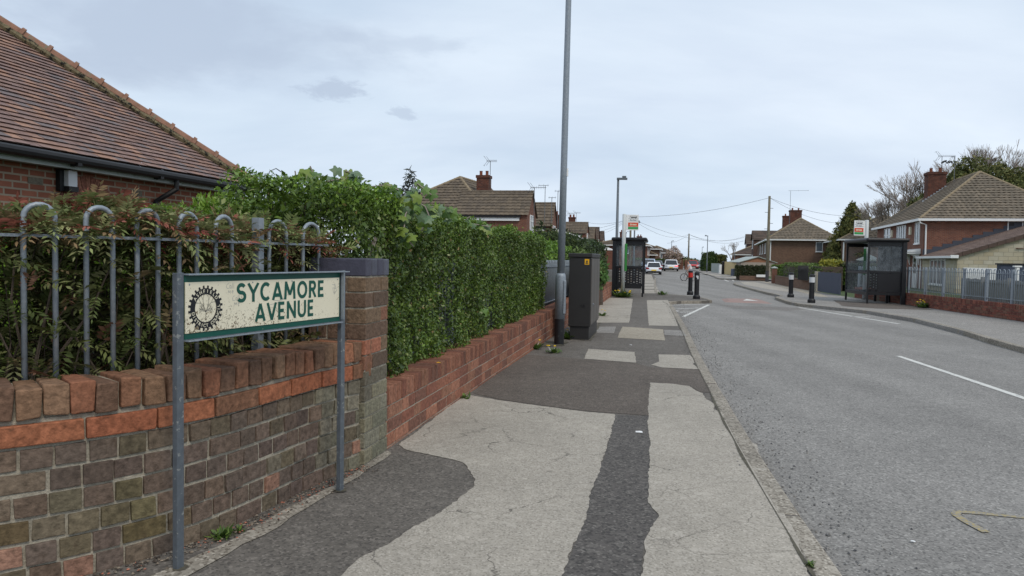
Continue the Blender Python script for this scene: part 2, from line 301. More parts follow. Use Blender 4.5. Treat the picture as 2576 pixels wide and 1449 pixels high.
# ------------------------------------------------------------------ mesh builder
class MB:
    def __init__(s): s.v = []; s.f = []; s.c = []
    def add(s, vs, fs, col=(1, 1, 1)):
        o = len(s.v); s.v += [tuple(v) for v in vs]
        for f in fs: s.f.append(tuple(i + o for i in f)); s.c.append(col)
    def hexa(s, p, col=(1, 1, 1)):     # bottom 4 (ccw), top 4
        s.add(p, [(3, 2, 1, 0), (4, 5, 6, 7), (0, 1, 5, 4), (1, 2, 6, 5), (2, 3, 7, 6), (3, 0, 4, 7)], col)
    def box(s, x0, x1, y0, y1, z0, z1, col=(1, 1, 1)):
        s.hexa([(x0, y0, z0), (x1, y0, z0), (x1, y1, z0), (x0, y1, z0), (x0, y0, z1), (x1, y0, z1), (x1, y1, z1), (x0, y1, z1)], col)
    def prism(s, poly, z0, z1, col=(1, 1, 1)):
        n = len(poly); s.add([(p[0], p[1], z0) for p in poly] + [(p[0], p[1], z1) for p in poly],
              [tuple(range(n - 1, -1, -1)), tuple(range(n, 2 * n))] + [(i, (i + 1) % n, n + (i + 1) % n, n + i) for i in range(n)], col)
    def prism_ax(s, poly, a0, a1, ax='x', col=(1, 1, 1)):   # poly in the other two axes
        n = len(poly)
        mk = {'x': lambda a, p: (a, p[0], p[1]), 'y': lambda a, p: (p[0], a, p[1])}[ax]
        s.add([mk(a0, p) for p in poly] + [mk(a1, p) for p in poly],
              [tuple(range(n - 1, -1, -1)), tuple(range(n, 2 * n))] + [(i, (i + 1) % n, n + (i + 1) % n, n + i) for i in range(n)], col)
    def tube(s, pts, r, n=8, col=(1, 1, 1), caps=True):
        pts = [Vector(p) for p in pts]; rs = r if isinstance(r, (list, tuple)) else [r] * len(pts)
        up = None; vs = []
        for i, p in enumerate(pts):
            d = (pts[min(i + 1, len(pts) - 1)] - pts[max(i - 1, 0)])
            d = d.normalized() if d.length > 1e-9 else Vector((0, 0, 1))
            if up is None: up = Vector((0, 0, 1)) if abs(d.z) < .9 else Vector((1, 0, 0))
            a = d.cross(up).normalized(); b = a.cross(d).normalized(); up = b
            for k in range(n):
                t = 2 * math.pi * k / n; vs.append(p + (a * math.cos(t) + b * math.sin(t)) * rs[i])
        fs = []
        for i in range(len(pts) - 1):
            for k in range(n): fs.append((i * n + k, (i + 1) * n + k, (i + 1) * n + (k + 1) % n, i * n + (k + 1) % n))
        if caps: fs += [tuple(range(n)), tuple(range(len(vs) - 1, len(vs) - n - 1, -1))]
        s.add(vs, fs, col)
    def lathe(s, prof, cx=0, cy=0, n=20, col=(1, 1, 1)):    # prof: (r,z) bottom to top
        vs = []; fs = []
        for r, z in prof:
            for k in range(n): t = 2 * math.pi * k / n; vs.append((cx + r * math.cos(t), cy + r * math.sin(t), z))
        for i in range(len(prof) - 1):
            for k in range(n): fs.append((i * n + k, i * n + (k + 1) % n, (i + 1) * n + (k + 1) % n, (i + 1) * n + k))
        fs += [tuple(range(n - 1, -1, -1)), tuple(range(len(vs) - n, len(vs)))]
        s.add(vs, fs, col)
    def build(s, name, mat, parent=None, smooth=False, bevel=0, wn=False):
        me = bpy.data.meshes.new(name); me.from_pydata(s.v, [], s.f)
        a = me.color_attributes.new('col', 'FLOAT_COLOR', 'CORNER')
        lt = np.array([len(f) for f in s.f]); c = np.ones((len(s.f), 4)); c[:, :3] = np.array(s.c)[:, :3]
        a.data.foreach_set('color', np.repeat(c, lt, axis=0).ravel().astype(np.float32))
        me.materials.append(mt[mat] if isinstance(mat, str) else mat)
        if smooth: me.polygons.foreach_set('use_smooth', [True] * len(me.polygons))
        me.update(); o = bpy.data.objects.new(name, me); COL.objects.link(o)
        if parent: o.parent = parent
        if bevel:
            b = o.modifiers.new('bevel', 'BEVEL'); b.width = bevel; b.segments = 2; b.limit_method = 'ANGLE'; b.angle_limit = R(40)
        return o
def tag(o, label, cat=None, group=None, kind=None):
    if label: o['label'] = label
    if cat: o['category'] = cat
    if group: o['group'] = group
    if kind: o['kind'] = kind
    return o
def empty(name, loc=(0, 0, 0), rz=0., sc=1.):
    o = bpy.data.objects.new(name, None); COL.objects.link(o); o.location = loc; o.rotation_euler = (0, 0, rz); o.scale = (sc, sc, sc); o.empty_display_size = .1
    return o
def thing(name, label, cat, loc=(0, 0, 0), rz=0., group=None, sc=1.): return tag(empty(name, loc, rz, sc), label, cat, group)
def copy_tree(o, parent=None):
    c = o.copy(); COL.objects.link(c)
    if parent: c.parent = parent
    for ch in list(o.children): copy_tree(ch, c)
    return c
def sheet(name, poly, z, mat, jitter=0., step=.12, parent=None, thick=0.):
    """flat irregular polygon (concave allowed)"""
    pts = []
    n = len(poly)
    for i in range(n):
        a, b = Vector(poly[i]).to_2d(), Vector(poly[(i + 1) % n]).to_2d(); d = (b - a).length
        k = max(1, int(d / step)) if jitter and d < 12 else 1
        for j in range(k):
            p = a.lerp(b, j / k)
            if j and jitter:
                nn = Vector((-(b - a).y, (b - a).x)).normalized(); p = p + nn * (random.uniform(-1, 1) * jitter * .5 + jitter * 1.3 * mnoise.noise(Vector((p.x * 3.1, p.y * 3.1, 1.7))))
            pts.append((p.x, p.y))
    bm = bmesh.new(); vs = [bm.verts.new((p[0], p[1], z)) for p in pts]; f = bm.faces.new(vs); bm.normal_update()
    if f.normal.z < 0: f.normal_flip()
    if thick:
        r = bmesh.ops.extrude_face_region(bm, geom=[f]); 
        for v in [g for g in r['geom'] if isinstance(g, bmesh.types.BMVert)]: v.co.z -= thick
    bmesh.ops.recalc_face_normals(bm, faces=bm.faces[:])
    bmesh.ops.triangulate(bm, faces=[g for g in bm.faces if len(g.verts) > 4])
    me = bpy.data.meshes.new(name); bm.to_mesh(me); bm.free(); me.materials.append(mt[mat])
    if not thick:
        me.update()
    o = bpy.data.objects.new(name, me); COL.objects.link(o)
    if parent: o.parent = parent
    return o

# ------------------------------------------------------------------ leaf builders (numpy)
def quads_mesh(name, V, C, mat, parent=None):
    n = len(V); me = bpy.data.meshes.new(name)
    me.vertices.add(4 * n); me.vertices.foreach_set('co', V.reshape(-1).astype(np.float32))
    me.loops.add(4 * n); me.loops.foreach_set('vertex_index', np.arange(4 * n, dtype=np.int32))
    me.polygons.add(n); me.polygons.foreach_set('loop_start', np.arange(0, 4 * n, 4, dtype=np.int32))
    me.update(calc_edges=True)
    a = me.color_attributes.new('col', 'FLOAT_COLOR', 'CORNER')
    c = np.ones((n, 4), np.float32); c[:, :3] = C; a.data.foreach_set('color', np.repeat(c, 4, axis=0).ravel())
    me.materials.append(mt[mat]); o = bpy.data.objects.new(name, me); COL.objects.link(o)
    if parent: o.parent = parent
    return o
def unit(v): return v / np.maximum(np.linalg.norm(v, axis=1)[:, None], 1e-9)
def leafquads(p, d, nrm, ln, wd, fold=.15):
    b = unit(np.cross(nrm, d)); ln = ln[:, None]; wd = wd[:, None]
    m = p + d * ln * .45
    return np.stack([p, m + b * wd * .5 + nrm * wd * fold, p + d * ln, m - b * wd * .5 + nrm * wd * fold], axis=1)
def scatter(p, out, size, asp=.5, droop=0., jit=.8):
    """leaf quads around points p whose outward direction is out"""
    n = len(p); nr = unit(out + rng.normal(0, jit, (n, 3))); t = unit(np.cross(nr, rng.normal(0, 1, (n, 3))))
    t[:, 2] -= droop; t = unit(t); nr = unit(np.cross(np.cross(t, nr), t))
    ln = size * rng.uniform(.5, 1.45, n)
    return leafquads(p, t, nr, ln, ln * asp)
def pal(n, cols, w=None, var=.18):
    c = np.array(cols)[rng.choice(len(cols), n, p=w)]; return c * rng.uniform(1 - var, 1 + var, (n, 1))
def lump(p, f, seed=0.): # cheap smooth 3d lumps -1..1
    x, y, z = p[:, 0] * f + seed, p[:, 1] * f + seed * 1.7, p[:, 2] * f - seed
    return (np.sin(x * 1.3 + 1.7 * np.sin(y * .9)) + np.sin(y * 1.7 + 1.3 * np.sin(z * 1.1 + x)) + np.sin(z * 1.9 + 1.1 * np.sin(x * .7))) / 3
class Path:
    def __init__(s, pts):
        s.p = np.array(pts, float)
        d = np.r_[0, np.cumsum(np.linalg.norm(np.diff(s.p, axis=0), axis=1))]
        # smooth resample (Catmull-Rom)
        P4 = np.vstack([2 * s.p[0] - s.p[1], s.p, 2 * s.p[-1] - s.p[-2]]); out = []
        for i in range(len(s.p) - 1):
            a, b, c, e = P4[i:i + 4]
            for t in np.linspace(0, 1, 12, endpoint=False): out.append(.5 * ((2 * b) + (-a + c) * t + (2 * a - 5 * b + 4 * c - e) * t * t + (-a + 3 * b - 3 * c + e) * t ** 3))
        out.append(s.p[-1]); s.q = np.array(out); s.d = np.r_[0, np.cumsum(np.linalg.norm(np.diff(s.q, axis=0), axis=1))]; s.len = s.d[-1]
        t = np.gradient(s.q, axis=0); s.t = t / np.linalg.norm(t, axis=1)[:, None]
    def at(s, u, off=0.):
        u = np.asarray(u, float)
        ov = np.where(u < 0, u, np.where(u > s.len, u - s.len, 0))
        x = np.interp(u, s.d, s.q[:, 0]); y = np.interp(u, s.d, s.q[:, 1]); tx = np.interp(u, s.d, s.t[:, 0]); ty = np.interp(u, s.d, s.t[:, 1])
        m = np.hypot(tx, ty); tx, ty = tx / m, ty / m
        return np.stack([x - ty * off + tx * ov, y + tx * off + ty * ov], -1)
    def tan(s, u):
        tx = np.interp(u, s.d, s.t[:, 0]); ty = np.interp(u, s.d, s.t[:, 1]); m = np.hypot(tx, ty); return np.stack([tx / m, ty / m], -1)
def hedge_points(path, s0, s1, o0, o1, z0, zt, n, rough=.06, depth=.07, faces=(1, 1, .3, .3), lf=2.2, seed=0.):
    """points and outward normals on the clipped skin of a hedge between offsets o0 (street side) and o1"""
    Ls, W = s1 - s0, o1 - o0; H = zt(.5) - z0
    ar = np.array([Ls * H * faces[0], Ls * W * faces[1], Ls * H * faces[2], 2 * W * H * faces[3]]); k = rng.choice(4, n, p=ar / ar.sum())
    u = rng.random(n); v = rng.random(n); dep = np.abs(rng.normal(0, depth, n))
    ztop = zt(u)
    s = s0 + u * Ls; o = np.where(k == 0, o0 + dep, np.where(k == 1, o0 + v * W, np.where(k == 2, o1 - dep, o0 + v * W)))
    z = np.where(k == 1, ztop - dep, z0 + v * (ztop - z0))
    end = rng.random(n) < .5
    u3 = np.where(end, s0 + dep, s1 - dep); s = np.where(k == 3, u3, s); z = np.where(k == 3, z0 + rng.random(n) * (ztop - z0), z)
    xy = path.at(s, o); tn = path.tan(s); nx = np.stack([-tn[:, 1], tn[:, 0]], -1)
    out = np.zeros((n, 3)); out[:, :2] = np.where(k[:, None] == 0, -nx, np.where(k[:, None] == 2, nx, 0)); out[k == 1, 2] = 1
    out[k == 3, :2] = np.where(end[k == 3][:, None], -tn[k == 3], tn[k == 3])
    p = np.c_[xy, z]; p = p + out * (lump(p, lf, seed) * rough + lump(p, lf * 3.1, seed + 3) * rough * .5)[:, None]
    # round the top edges
    e = np.clip((z - (ztop - .12)) / .12, 0, 1); p -= out * (e * .06)[:, None] * (k[:, None] != 1)
    out[:, 2] += .25
    return p, unit(out)
def hedge_core(path, s0, s1, o0, o1, z0, zt, parent, name='branches'):
    """inner mass of crossing twigs (bark colour)"""
    b = MB(); n = int((s1 - s0) * 26)
    for i in range(n):
        u = random.random(); s = s0 + u * (s1 - s0); o = random.uniform(o0 + .05, o1 - .05)
        zz = float(zt(u)); p = [];
        for j in range(5):
            t = j / 4; q = path.at(min(max(s + (random.random() - .5) * .25 * j / 2, s0), s1), min(max(o + (random.random() - .5) * .12 * j, o0), o1))
            p.append((q[0], q[1], z0 - .1 + (zz - z0 - .03) * t))
        r0 = random.uniform(.006, .016); b.tube(p, [r0, r0 * .8, r0 * .6, r0 * .45, r0 * .25], 4, caps=False)
    return b.build(name, 'bark', parent)

# ================================================================== SETTING
def st(o, name=None): o['kind'] = 'structure'; return o
KL = [(1.0, -4), (1.2, 0), (1.36, 1.8), (1.54, 3.4), (1.9, 5.75), (2.43, 8.8), (3.0, 12.0), (3.59, 15.1), (4.45, 19.9), (5.22, 24.3), (5.45, 26.1), (6.1, 26.6), (7.05, 27.0), (7.42, 27.6), (7.5, 29.6), (7.0, 31.2), (6.4, 32.1), (7.2, 37), (9.2, 47.7), (11.4, 59), (14.5, 77), (20, 106), (38, 200), (58, 320)]
KR = [(6.2, -4), (7.6, 5), (9.14, 13.2), (10.1, 16.8), (10.78, 19.9), (10.95, 23), (10.3, 25.4), (10.12, 26.8), (10.5, 29), (10.95, 31.0), (11.35, 31.6), (11.65, 32.3), (11.95, 34), (12.3, 36.6), (14.2, 47.4), (15.3, 51), (16.6, 53.0), (18.5, 53.6), (30, 51.5), (60, 45)]
KR2 = [(60, 55), (30, 59), (20.3, 60.6), (18.0, 61.6), (17.6, 63.5), (19.6, 73), (25.4, 102), (44, 196), (64, 318)]
# left boundary wall line (front face) and the corner wall
A0 = np.array([-.93, 5.45]); AU = np.array([.2013, .9795]); AV = np.array([-.9795, .2013])
def along(s, off=0.): q = A0 + AU * s + AV * off; return (float(q[0]), float(q[1]))
WP = Path([(-3.9, 2.2), (-3.3, 2.45), (-2.75, 2.72), (-2.3, 2.95), (-1.95, 3.2), (-1.68, 3.48), (-1.5, 3.78), (-1.36, 4.15), (-1.22, 4.6), (-1.1, 4.88), (-1.01, 5.06)])
LW = Path([along(0), along(8), along(16), along(23.6)])
st(sheet('ground', [(-2500, -400), (2500, -400), (2500, 3500), (-2500, 3500)], -.4, 'grass'))
st(sheet('road', [(KL[0][0] - 1, -4)] + [(x - .5, y) for x, y in KL[1:]] + [(90, 320), (90, -4)], -.1, 'road'))
left_edge = [(-60, 320)[0:2]]
pavL = KL + [(50, 320), (26, 200), (13.5, 130), along(60, .1), along(23.6, .1), along(0, .3), (-1.5, 5.0), (-2.0, 3.9), (-3.0, 3.0), (-4.2, 2.4), (-9, .3), (-9, -4)]
st(sheet('pavement', pavL, 0, 'tar_dark', thick=.16))
BR = [(12.2, -4), (12.7, 8), (13.15, 17), (13.45, 20), (14.15, 27), (14.6, 33), (15.25, 37), (17.6, 49.5), (19.0, 50.5)]
st(sheet('pavement', KR[:-1] + [(30, 47.5), (19.0, 50.3)] + BR[::-1][1:], 0, 'pave_far', thick=.16))
st(sheet('pavement', KR2 + [(66, 318), (46, 196), (27.6, 102), (21.8, 73), (20.6, 64.5), (23, 63.4), (31, 62), (60, 58)], 0, 'pave_far', thick=.16))
st(sheet('garden_ground', [(-4.2, 2.5), (-3.0, 3.1), (-2.0, 4.0), (-1.5, 5.1), along(0, .31), along(23.6, .11), along(60, .11), (13.4, 130), (25.9, 200), (49.9, 320), (-300, 320), (-300, -4), (-9.1, -4), (-9.1, .4)], -.012, 'soil', thick=.14))
st(sheet('garden_ground', BR + [(30, 47.6), (200, 20), (200, -4)], -.012, 'grass', thick=.14))
st(sheet('garden_ground', [(66, 318), (46, 196), (27.6, 102), (21.8, 73), (20.7, 64.6), (23, 63.5), (31, 62.1), (60, 58.1), (300, 30), (300, 318)], -.012, 'grass', thick=.14))
# kerb stones: one long thin run per side, with real joints
def kerb(line, side, s0=0, wdt=.13, ln=.92):
    pth = Path(line); b = MB(); s = s0
    while s < min(pth.len, 110):
        l = ln * random.uniform(.97, 1.03); a, c = pth.at(s + .006), pth.at(s + l - .006); a2, c2 = pth.at(s + .006, wdt * side), pth.at(s + l - .006, wdt * side)
        j = lambda: random.uniform(-.004, .004)
        h0, h1 = .006 + j(), .006 + j(); g = random.uniform(.82, 1.15)
        q = [a, c, c2, a2] if side > 0 else [a2, c2, c, a]
        hh = [h0, h1, h1, h0]
        b.hexa([(*p, -.14) for p in q] + [(*p, h) for p, h in zip(q, hh)], (g, g, g)); s += l
    o = b.build('kerb', 'kerb', bevel=.014); return st(o)
kerb([(x + .02, y) for x, y in KL[:12]] + KL[12:20], +1)
kerb(KR[:19], -1); kerb(KR2[2:7], -1)

mb = MB(); kpath = Path([(x + .02, y) for x, y in KL[:12]] + KL[12:20]); ss_ = np.arange(2, 44, .09)
for s_ in ss_:
    w_ = .004 + .03 * max(0, mnoise.noise(Vector((s_ * 1.3, 3.3, 0))) + .1); a, c, d, e = kpath.at(s_, .131), kpath.at(s_ + .0895, .131), kpath.at(s_ + .0895, .133 + w_), kpath.at(s_, .133 + w_)
    mb.add([(*a, .0075), (*c, .0075), (*d, .0075), (*e, .0075)], [(0, 1, 2, 3)])
mt['moss'] = M('dirt, moss and contact shade', lin(86, 82, 70), .95, ns=14, na=.4, bump=.6)  # real along the kerb; also colours the contact shade round post feet
mo = mb.build('moss_strip', 'moss'); mo['label'] = 'line of dirt and moss behind the left kerb stones'; mo['kind'] = 'stuff'
# pavement patches (each a thin sheet of its own surfacing)
def gp(pts, z=0.): return [G(x, y, z) for x, y in pts]
st(sheet('pavement_patch', gp([(1165, 992), (1260, 1008), (1360, 1022), (1470, 1036), (1547, 1043), (1540, 1075), (1525, 1135), (1490, 1230), (1462, 1330), (1413, 1449), (1390, 1520), (760, 1520), (860, 1449), (905, 1405), (985, 1365), (1040, 1325), (1110, 1290), (1150, 1262), (1190, 1228), (1195, 1205), (1165, 1165), (1095, 1148), (1022, 1132), (1004, 1118), (1052, 1083), (1120, 1030)]), .004, 'pave', jitter=.012, step=.035))
st(sheet('pavement_patch', gp([(1636, 963), (1690, 966), (1735, 972), (1752, 984), (1768, 990), (1775, 1005), (1800, 1018), (1795, 1030), (1822, 1040), (1818, 1056), (1850, 1062), (1868, 1085), (1872, 1105), (1905, 1120), (1912, 1160), (1935, 1195), (1960, 1250), (1975, 1300), (2010, 1360), (2036, 1449), (2050, 1510), (1600, 1520), (1612, 1449), (1625, 1390), (1620, 1365), (1635, 1330), (1658, 1300), (1630, 1265), (1633, 1200), (1636, 1110), (1631, 1070), (1632, 1000)]), .0045, 'pave', jitter=.010, step=.035))
st(sheet('pavement_patch', gp([(1547, 1044), (1632, 1046), (1636, 1110), (1633, 1200), (1630, 1265), (1658, 1300), (1635, 1330), (1620, 1365), (1612, 1449), (1598, 1525), (1392, 1525), (1413, 1449), (1462, 1330), (1490, 1230), (1525, 1135), (1541, 1075)]), .002, 'tar_strip', jitter=.004))
st(sheet('pavement_patch', gp([(1240, 925), (1330, 893), (1470, 904), (1600, 914), (1640, 925), (1768, 931), (1800, 962), (1800, 990), (1760, 986), (1735, 971), (1636, 961), (1632, 1046), (1470, 1034), (1360, 1020), (1260, 1006), (1192, 990)]), .0035, 'tar_brown', jitter=.006))
for pts, m in (([(1480, 878), (1597, 886), (1600, 913), (1470, 903)], 'pave'), ([(1657, 892), (1736, 894), (1750, 912), (1742, 916), (1768, 930), (1665, 925), (1638, 918), (1658, 910)], 'pave'),
               ([(1566, 822), (1668, 829), (1673, 857), (1553, 850)], 'pave_tan'), ([(1671, 830), (1716, 832), (1728, 846), (1672, 843)], 'pave_far'),
               ([(1512, 748), (1592, 752), (1583, 812), (1500, 812)], 'pave'), ([(1627, 755), (1680, 755), (1706, 821), (1632, 819)], 'pave'),
               ([(1484, 822), (1550, 822), (1545, 838), (1480, 838)], 'pave_far')):
    st(sheet('pavement_patch', gp(pts), .004, m, jitter=.008))
yy = [738, 729, 727.3, 721, 719.6, 713.5, 712.3, 707, 706.2, 702.3, 701.7, 698, 697.6, 694.6, 694.2, 691]
for i in range(0, len(yy) - 1, 2):
    y0, y1 = yy[i], yy[i + 1]; f = lambda y: (1612 + (740 - y) * .1, 1664 - (740 - y) * .46)
    st(sheet('pavement_patch', gp([(f(y0)[0], y0), (f(y0)[1] - 3, y0), (f(y1)[1] - 3, y1), (f(y1)[0], y1)]), .004, 'pave'))
# far right pavement: dark reinstatement strips and the bleached tactile strip
for pts, m in (([(1862, 709), (1900, 710), (1960, 722), (2000, 731), (1980, 734), (1930, 727), (1872, 716)], 'pave'), ([(1905, 706), (1980, 717), (2050, 733), (2085, 748), (2060, 747), (2000, 731), (1940, 716)], 'pave_tan'),
               ([(2095, 755), (2290, 768), (2350, 780), (2200, 776), (2120, 770)], 'tar_brown'), ([(1762, 687), (1812, 692), (1850, 697), (1800, 694)], 'pave'), ([(1812, 694), (1900, 698), (1910, 701), (1830, 699)], 'pave')):
    st(sheet('pavement_patch', gp(pts), .004, m, jitter=.02, step=.4))
st(sheet('verge_edge', gp([(445, 1425), (560, 1372), (700, 1292), (842, 1222), (900, 1185), (960, 1140), (975, 1135), (985, 1142), (905, 1200), (800, 1262), (660, 1350), (520, 1425), (440, 1470), (300, 1500), (380, 1450)]), .0055, 'kerb', jitter=.02))

# painted road markings
def stripe(p, q, wd, z=-.1, ext=0): 
    a = Vector(G(*p, z)); b = Vector(G(*q, z)); d = (b - a).normalized(); n = Vector((-d.y, d.x)) * wd / 2; b = b + d * ext
    return [tuple(a - n), tuple(b - n), tuple(b + n), tuple(a + n)]
def marking(poly, mat='white_paint', z=-.096, name='road_marking'): return st(sheet(name, poly, z, mat, jitter=.006, step=.08))
marking(stripe((2260, 896), (2576, 1002), .095, ext=1.4))
for a, b in (((1693, 768), (1769, 765)), ((1703, 777), (1758, 775)), ((1709, 785.7), (1740, 785)), ((1719, 797), (1783, 767)), ((1668, 741.5), (1715, 742)),
             ((2010, 774), (2262, 815)), ((2063, 777), (2109, 779)), ((2103, 784.5), (2150, 788.6)), ((2138, 796), (2190, 797.7)), ((1668, 684), (1705, 685))):
    marking(stripe(a, b, .1))
for a, b in (((1838, 702), (1846, 707)), ((1820, 703), (1833, 708))): marking(stripe(a, b, .12))
yl = [(2576, 1303), (2470, 1293), (2409, 1288.5), (2403, 1296), (2429, 1313.5), (2481, 1341)]
yp = []; 
for i in range(len(yl) - 1): yp.append(stripe(yl[i], yl[i + 1], .05))
for k, p in enumerate(yp): marking(p, 'yellow_paint', -.0955 + .0004 * k, 'spray_mark')
# speed cushion: a low red ramped pad with a white arrow
cb = MB(); c4 = [Vector((*G(x, y, -.1), 0)) for x, y in ((1822, 760.5), (1946, 764.5), (1914, 754), (1812, 752.5))]
cen = sum(c4, Vector()) / 4; top = [cen + (p - cen) * .72 for p in c4]
cb.hexa([(p.x, p.y, -.11) for p in c4] + [(p.x, p.y, -.045) for p in top]); cu = st(cb.build('speed_cushion', 'red_cushion'))
tri = [cen + (p - cen) * .5 for p in (c4[0].lerp(c4[1], .35), c4[1], c4[2].lerp(c4[3], .3))]
marking([(p.x, p.y) for p in tri], z=-.041)
for pts in ([(1800, 766), (1870, 770), (1960, 772), (2040, 776), (1985, 782), (1900, 779), (1850, 776)],):
    st(sheet('road_patch', gp(pts, -.1), -.097, 'road_dark', jitter=.05, step=.3))

# loose chippings swept to the kerb, and brick crumbs by the wall
def pebbles(name, label, pts, r, cols, mat='brick_near', cat='gravel'):
    b = MB()
    for (x, y, z) in pts:
        s = random.uniform(.5, 1.3) * r; q = [random.uniform(.6, 1.2) * s for _ in range(6)]; a = random.random() * 6; ca, sa = math.cos(a), math.sin(a)
        v = [(q[0] * ca, q[0] * sa, 0), (-q[1] * sa, q[1] * ca, 0), (-q[2] * ca, -q[2] * sa, 0), (q[3] * sa, -q[3] * ca, 0), (0, 0, q[4] * .8), (0, 0, -q[5] * .3)]
        b.add([(x + p[0], y + p[1], z + p[2]) for p in v], [(0, 1, 4), (1, 2, 4), (2, 3, 4), (3, 0, 4), (1, 0, 5), (2, 1, 5), (3, 2, 5), (0, 3, 5)], random.choice(cols))
    return tag(b.build(name, mat), label, cat, kind='stuff')
kp = Path(KL[1:11]); pts = []
for i in range(2600):
    s = random.random() ** .8 * kp.len; q = kp.at(s, -abs(random.gauss(0, .28)) - .02); pts.append((q[0], q[1], -.096))
for i in range(260):
    s = random.random() ** .6 * kp.len; q = kp.at(s, random.uniform(.14, .2)); pts.append((q[0], q[1], .004))
for i in range(700):
    q = G(random.uniform(1660, 1900), random.uniform(765, 860), -.1)
    if q[0] > np.interp(q[1], [k[1] for k in KL[:11]], [k[0] for k in KL[:11]]) + .1: pts.append((q[0], q[1], -.096))
pebbles('gravel', 'loose grey chippings swept against the kerb of the road', pts, .009, [lin(110, 110, 110), lin(90, 90, 92), lin(140, 138, 134), lin(122, 118, 112)])
pts = []
for i in range(900):
    s = random.uniform(1.6, WP.len); q = WP.at(s, -abs(random.gauss(0, .07)) - .01); pts.append((q[0], q[1], .006))
pebbles('rubble', 'brick crumbs and grit along the foot of the corner wall', pts, .008, [lin(140, 126, 110), lin(96, 84, 72), lin(112, 102, 90), lin(120, 112, 100), lin(70, 62, 56), lin(84, 76, 68), lin(160, 96, 72)], cat='rubble')

# ================================================================== CORNER WALL, PILLAR, LOW WALL
def jit(a): return random.uniform(-a, a)
def pblock(b, path, s0, s1, o0, o1, z0, z1, col, j=.002):
    a, c, d, e = path.at(s0, o0), path.at(s1, o0), path.at(s1, o1), path.at(s0, o1)
    jj = lambda p, z: (p[0] + jit(j), p[1] + jit(j), z + jit(j))
    # front split once so that long bricks are not perfectly flat
    b.hexa([jj(a, z0), jj(c, z0), jj(d, z0), jj(e, z0), jj(a, z1), jj(c, z1), jj(d, z1), jj(e, z1)], col)
wall = thing('brick_wall', 'old curved corner wall with spalled orange coping over dark mossy bricks', 'brick wall')
T = .27
capc = [lin(140, 88, 60), lin(132, 90, 64), lin(130, 98, 72), lin(144, 92, 62), lin(120, 88, 66), lin(136, 104, 78), lin(110, 82, 64)]
b = MB(); s = .0
while s < WP.len + .02:
    l = random.uniform(.084, .1); d = jit(.008)
    pblock(b, WP, s, s + l, -.012 + d, T, .73 + jit(.004), .866 + jit(.008), random.choice(capc), .0075); s += l + random.uniform(.005, .016)
b.build('coping', 'brick_near', wall, bevel=.007)
b = MB(); s = .05
while s < WP.len + .05:
    l = random.uniform(.29, .315); c = random.choice([lin(152, 86, 50), lin(148, 82, 48), lin(154, 90, 54), lin(150, 84, 50), lin(122, 84, 60)])
    pblock(b, WP, s, min(s + l, WP.len + .08), -.014 + jit(.003), .1, .614 + jit(.002), .708 + jit(.002), c, .0025); s += l + .012
b.build('string_course', 'brick_near', wall, bevel=.005)
b = MB(); lowc = [lin(112, 92, 80), lin(104, 86, 76), lin(118, 96, 80), lin(100, 86, 78), lin(108, 98, 76), lin(96, 80, 74), lin(118, 102, 84)]
mossc = [lin(116, 102, 64), lin(108, 100, 68), lin(112, 94, 62), lin(102, 96, 74)]; limec = [lin(124, 120, 100), lin(114, 112, 94), lin(130, 126, 108)]
rh = .1035
for r in range(7):
    z1 = .603 - r * rh; z0 = z1 - rh + .012; s = -.3 + (r % 2) * .075 + jit(.02)
    while s < WP.len + .02:
        l = random.uniform(.112, .124) if random.random() < .9 else .2
        t = s / WP.len; x = random.random()
        c = random.choice(mossc) if (t < .62 and 1 < r < 5 and x < .5) else random.choice(limec) if (t > .88 and x < .6) or x < .02 else random.choice(lowc)
        if x > .965: c = lin(158, 112, 90)
        mc = lin(106, 92, 78); f_ = random.uniform(.15, .6); k_ = random.uniform(.75, 1.15); c = tuple((a_ * (1 - f_) + b_ * f_) * k_ for a_, b_ in zip(c, mc))
        if s + l > 0: pblock(b, WP, max(s, 0), min(s + l, WP.len), random.uniform(-.007, .006) + (.006 if random.random() < .05 else 0), .1, max(z0 + random.uniform(0, .006), -.03), z1 - random.uniform(0, .003), c, .003)
        s += l + random.uniform(.009, .015)
b.build('brick_courses', 'brick_near', wall, bevel=.004)
b = MB(); ss = np.linspace(0, WP.len, 60)
for i in range(59): pblock(b, WP, ss[i], ss[i + 1] + .001, .0125, T - .01, -.05, .726, (1, 1, 1), 0)
for i in range(59): pblock(b, WP, ss[i], ss[i + 1] + .001, .022, T - .012, .726, .85, (1, 1, 1), 0)
b.build('mortar', 'mortar', wall)

pillar = thing('brick_pillar', 'square brick pillar with a dark blue brick cap, between the two walls', 'pillar', (-.99, 5.04, 0), math.atan2(AU[1], AU[0]))
# local x runs along the road, local y away from the road
W_ = .42
def pin(b, z0, z1, flip, colf, x0=0, j=.002):
    a = .134
    q = [(0, .279, 0, a), (.286, W_, 0, .279), (.141, W_, .286, W_), (0, a, .141, W_)] if not flip else [(.141, W_, 0, a), (0, a, 0, .279), (0, .279, .286, W_), (.286, W_, .141, W_)]
    for x0, x1, y0, y1 in q: b.box(x0 + jit(j), x1 + jit(j), y0 + jit(j), y1 + jit(j), z0 + jit(j), z1 + jit(j), colf())
b = MB(); z = 1.295; r = 0; pc = [lin(146, 90, 66), lin(130, 88, 66), lin(106, 84, 68), lin(158, 96, 68), lin(118, 96, 74), lin(98, 80, 66)]
while z > 0:
    z0 = z - .096; colf = (lambda: random.choice(pc)) if z > .72 else (lambda: random.choice(limec + [lin(128, 122, 100), lin(104, 98, 84)]))
    pin(b, max(z0, -.03), z, r % 2, colf, j=.003); z -= .1075; r += 1
b.build('brick_courses', 'brick_near', pillar, bevel=.005)
b = MB(); 
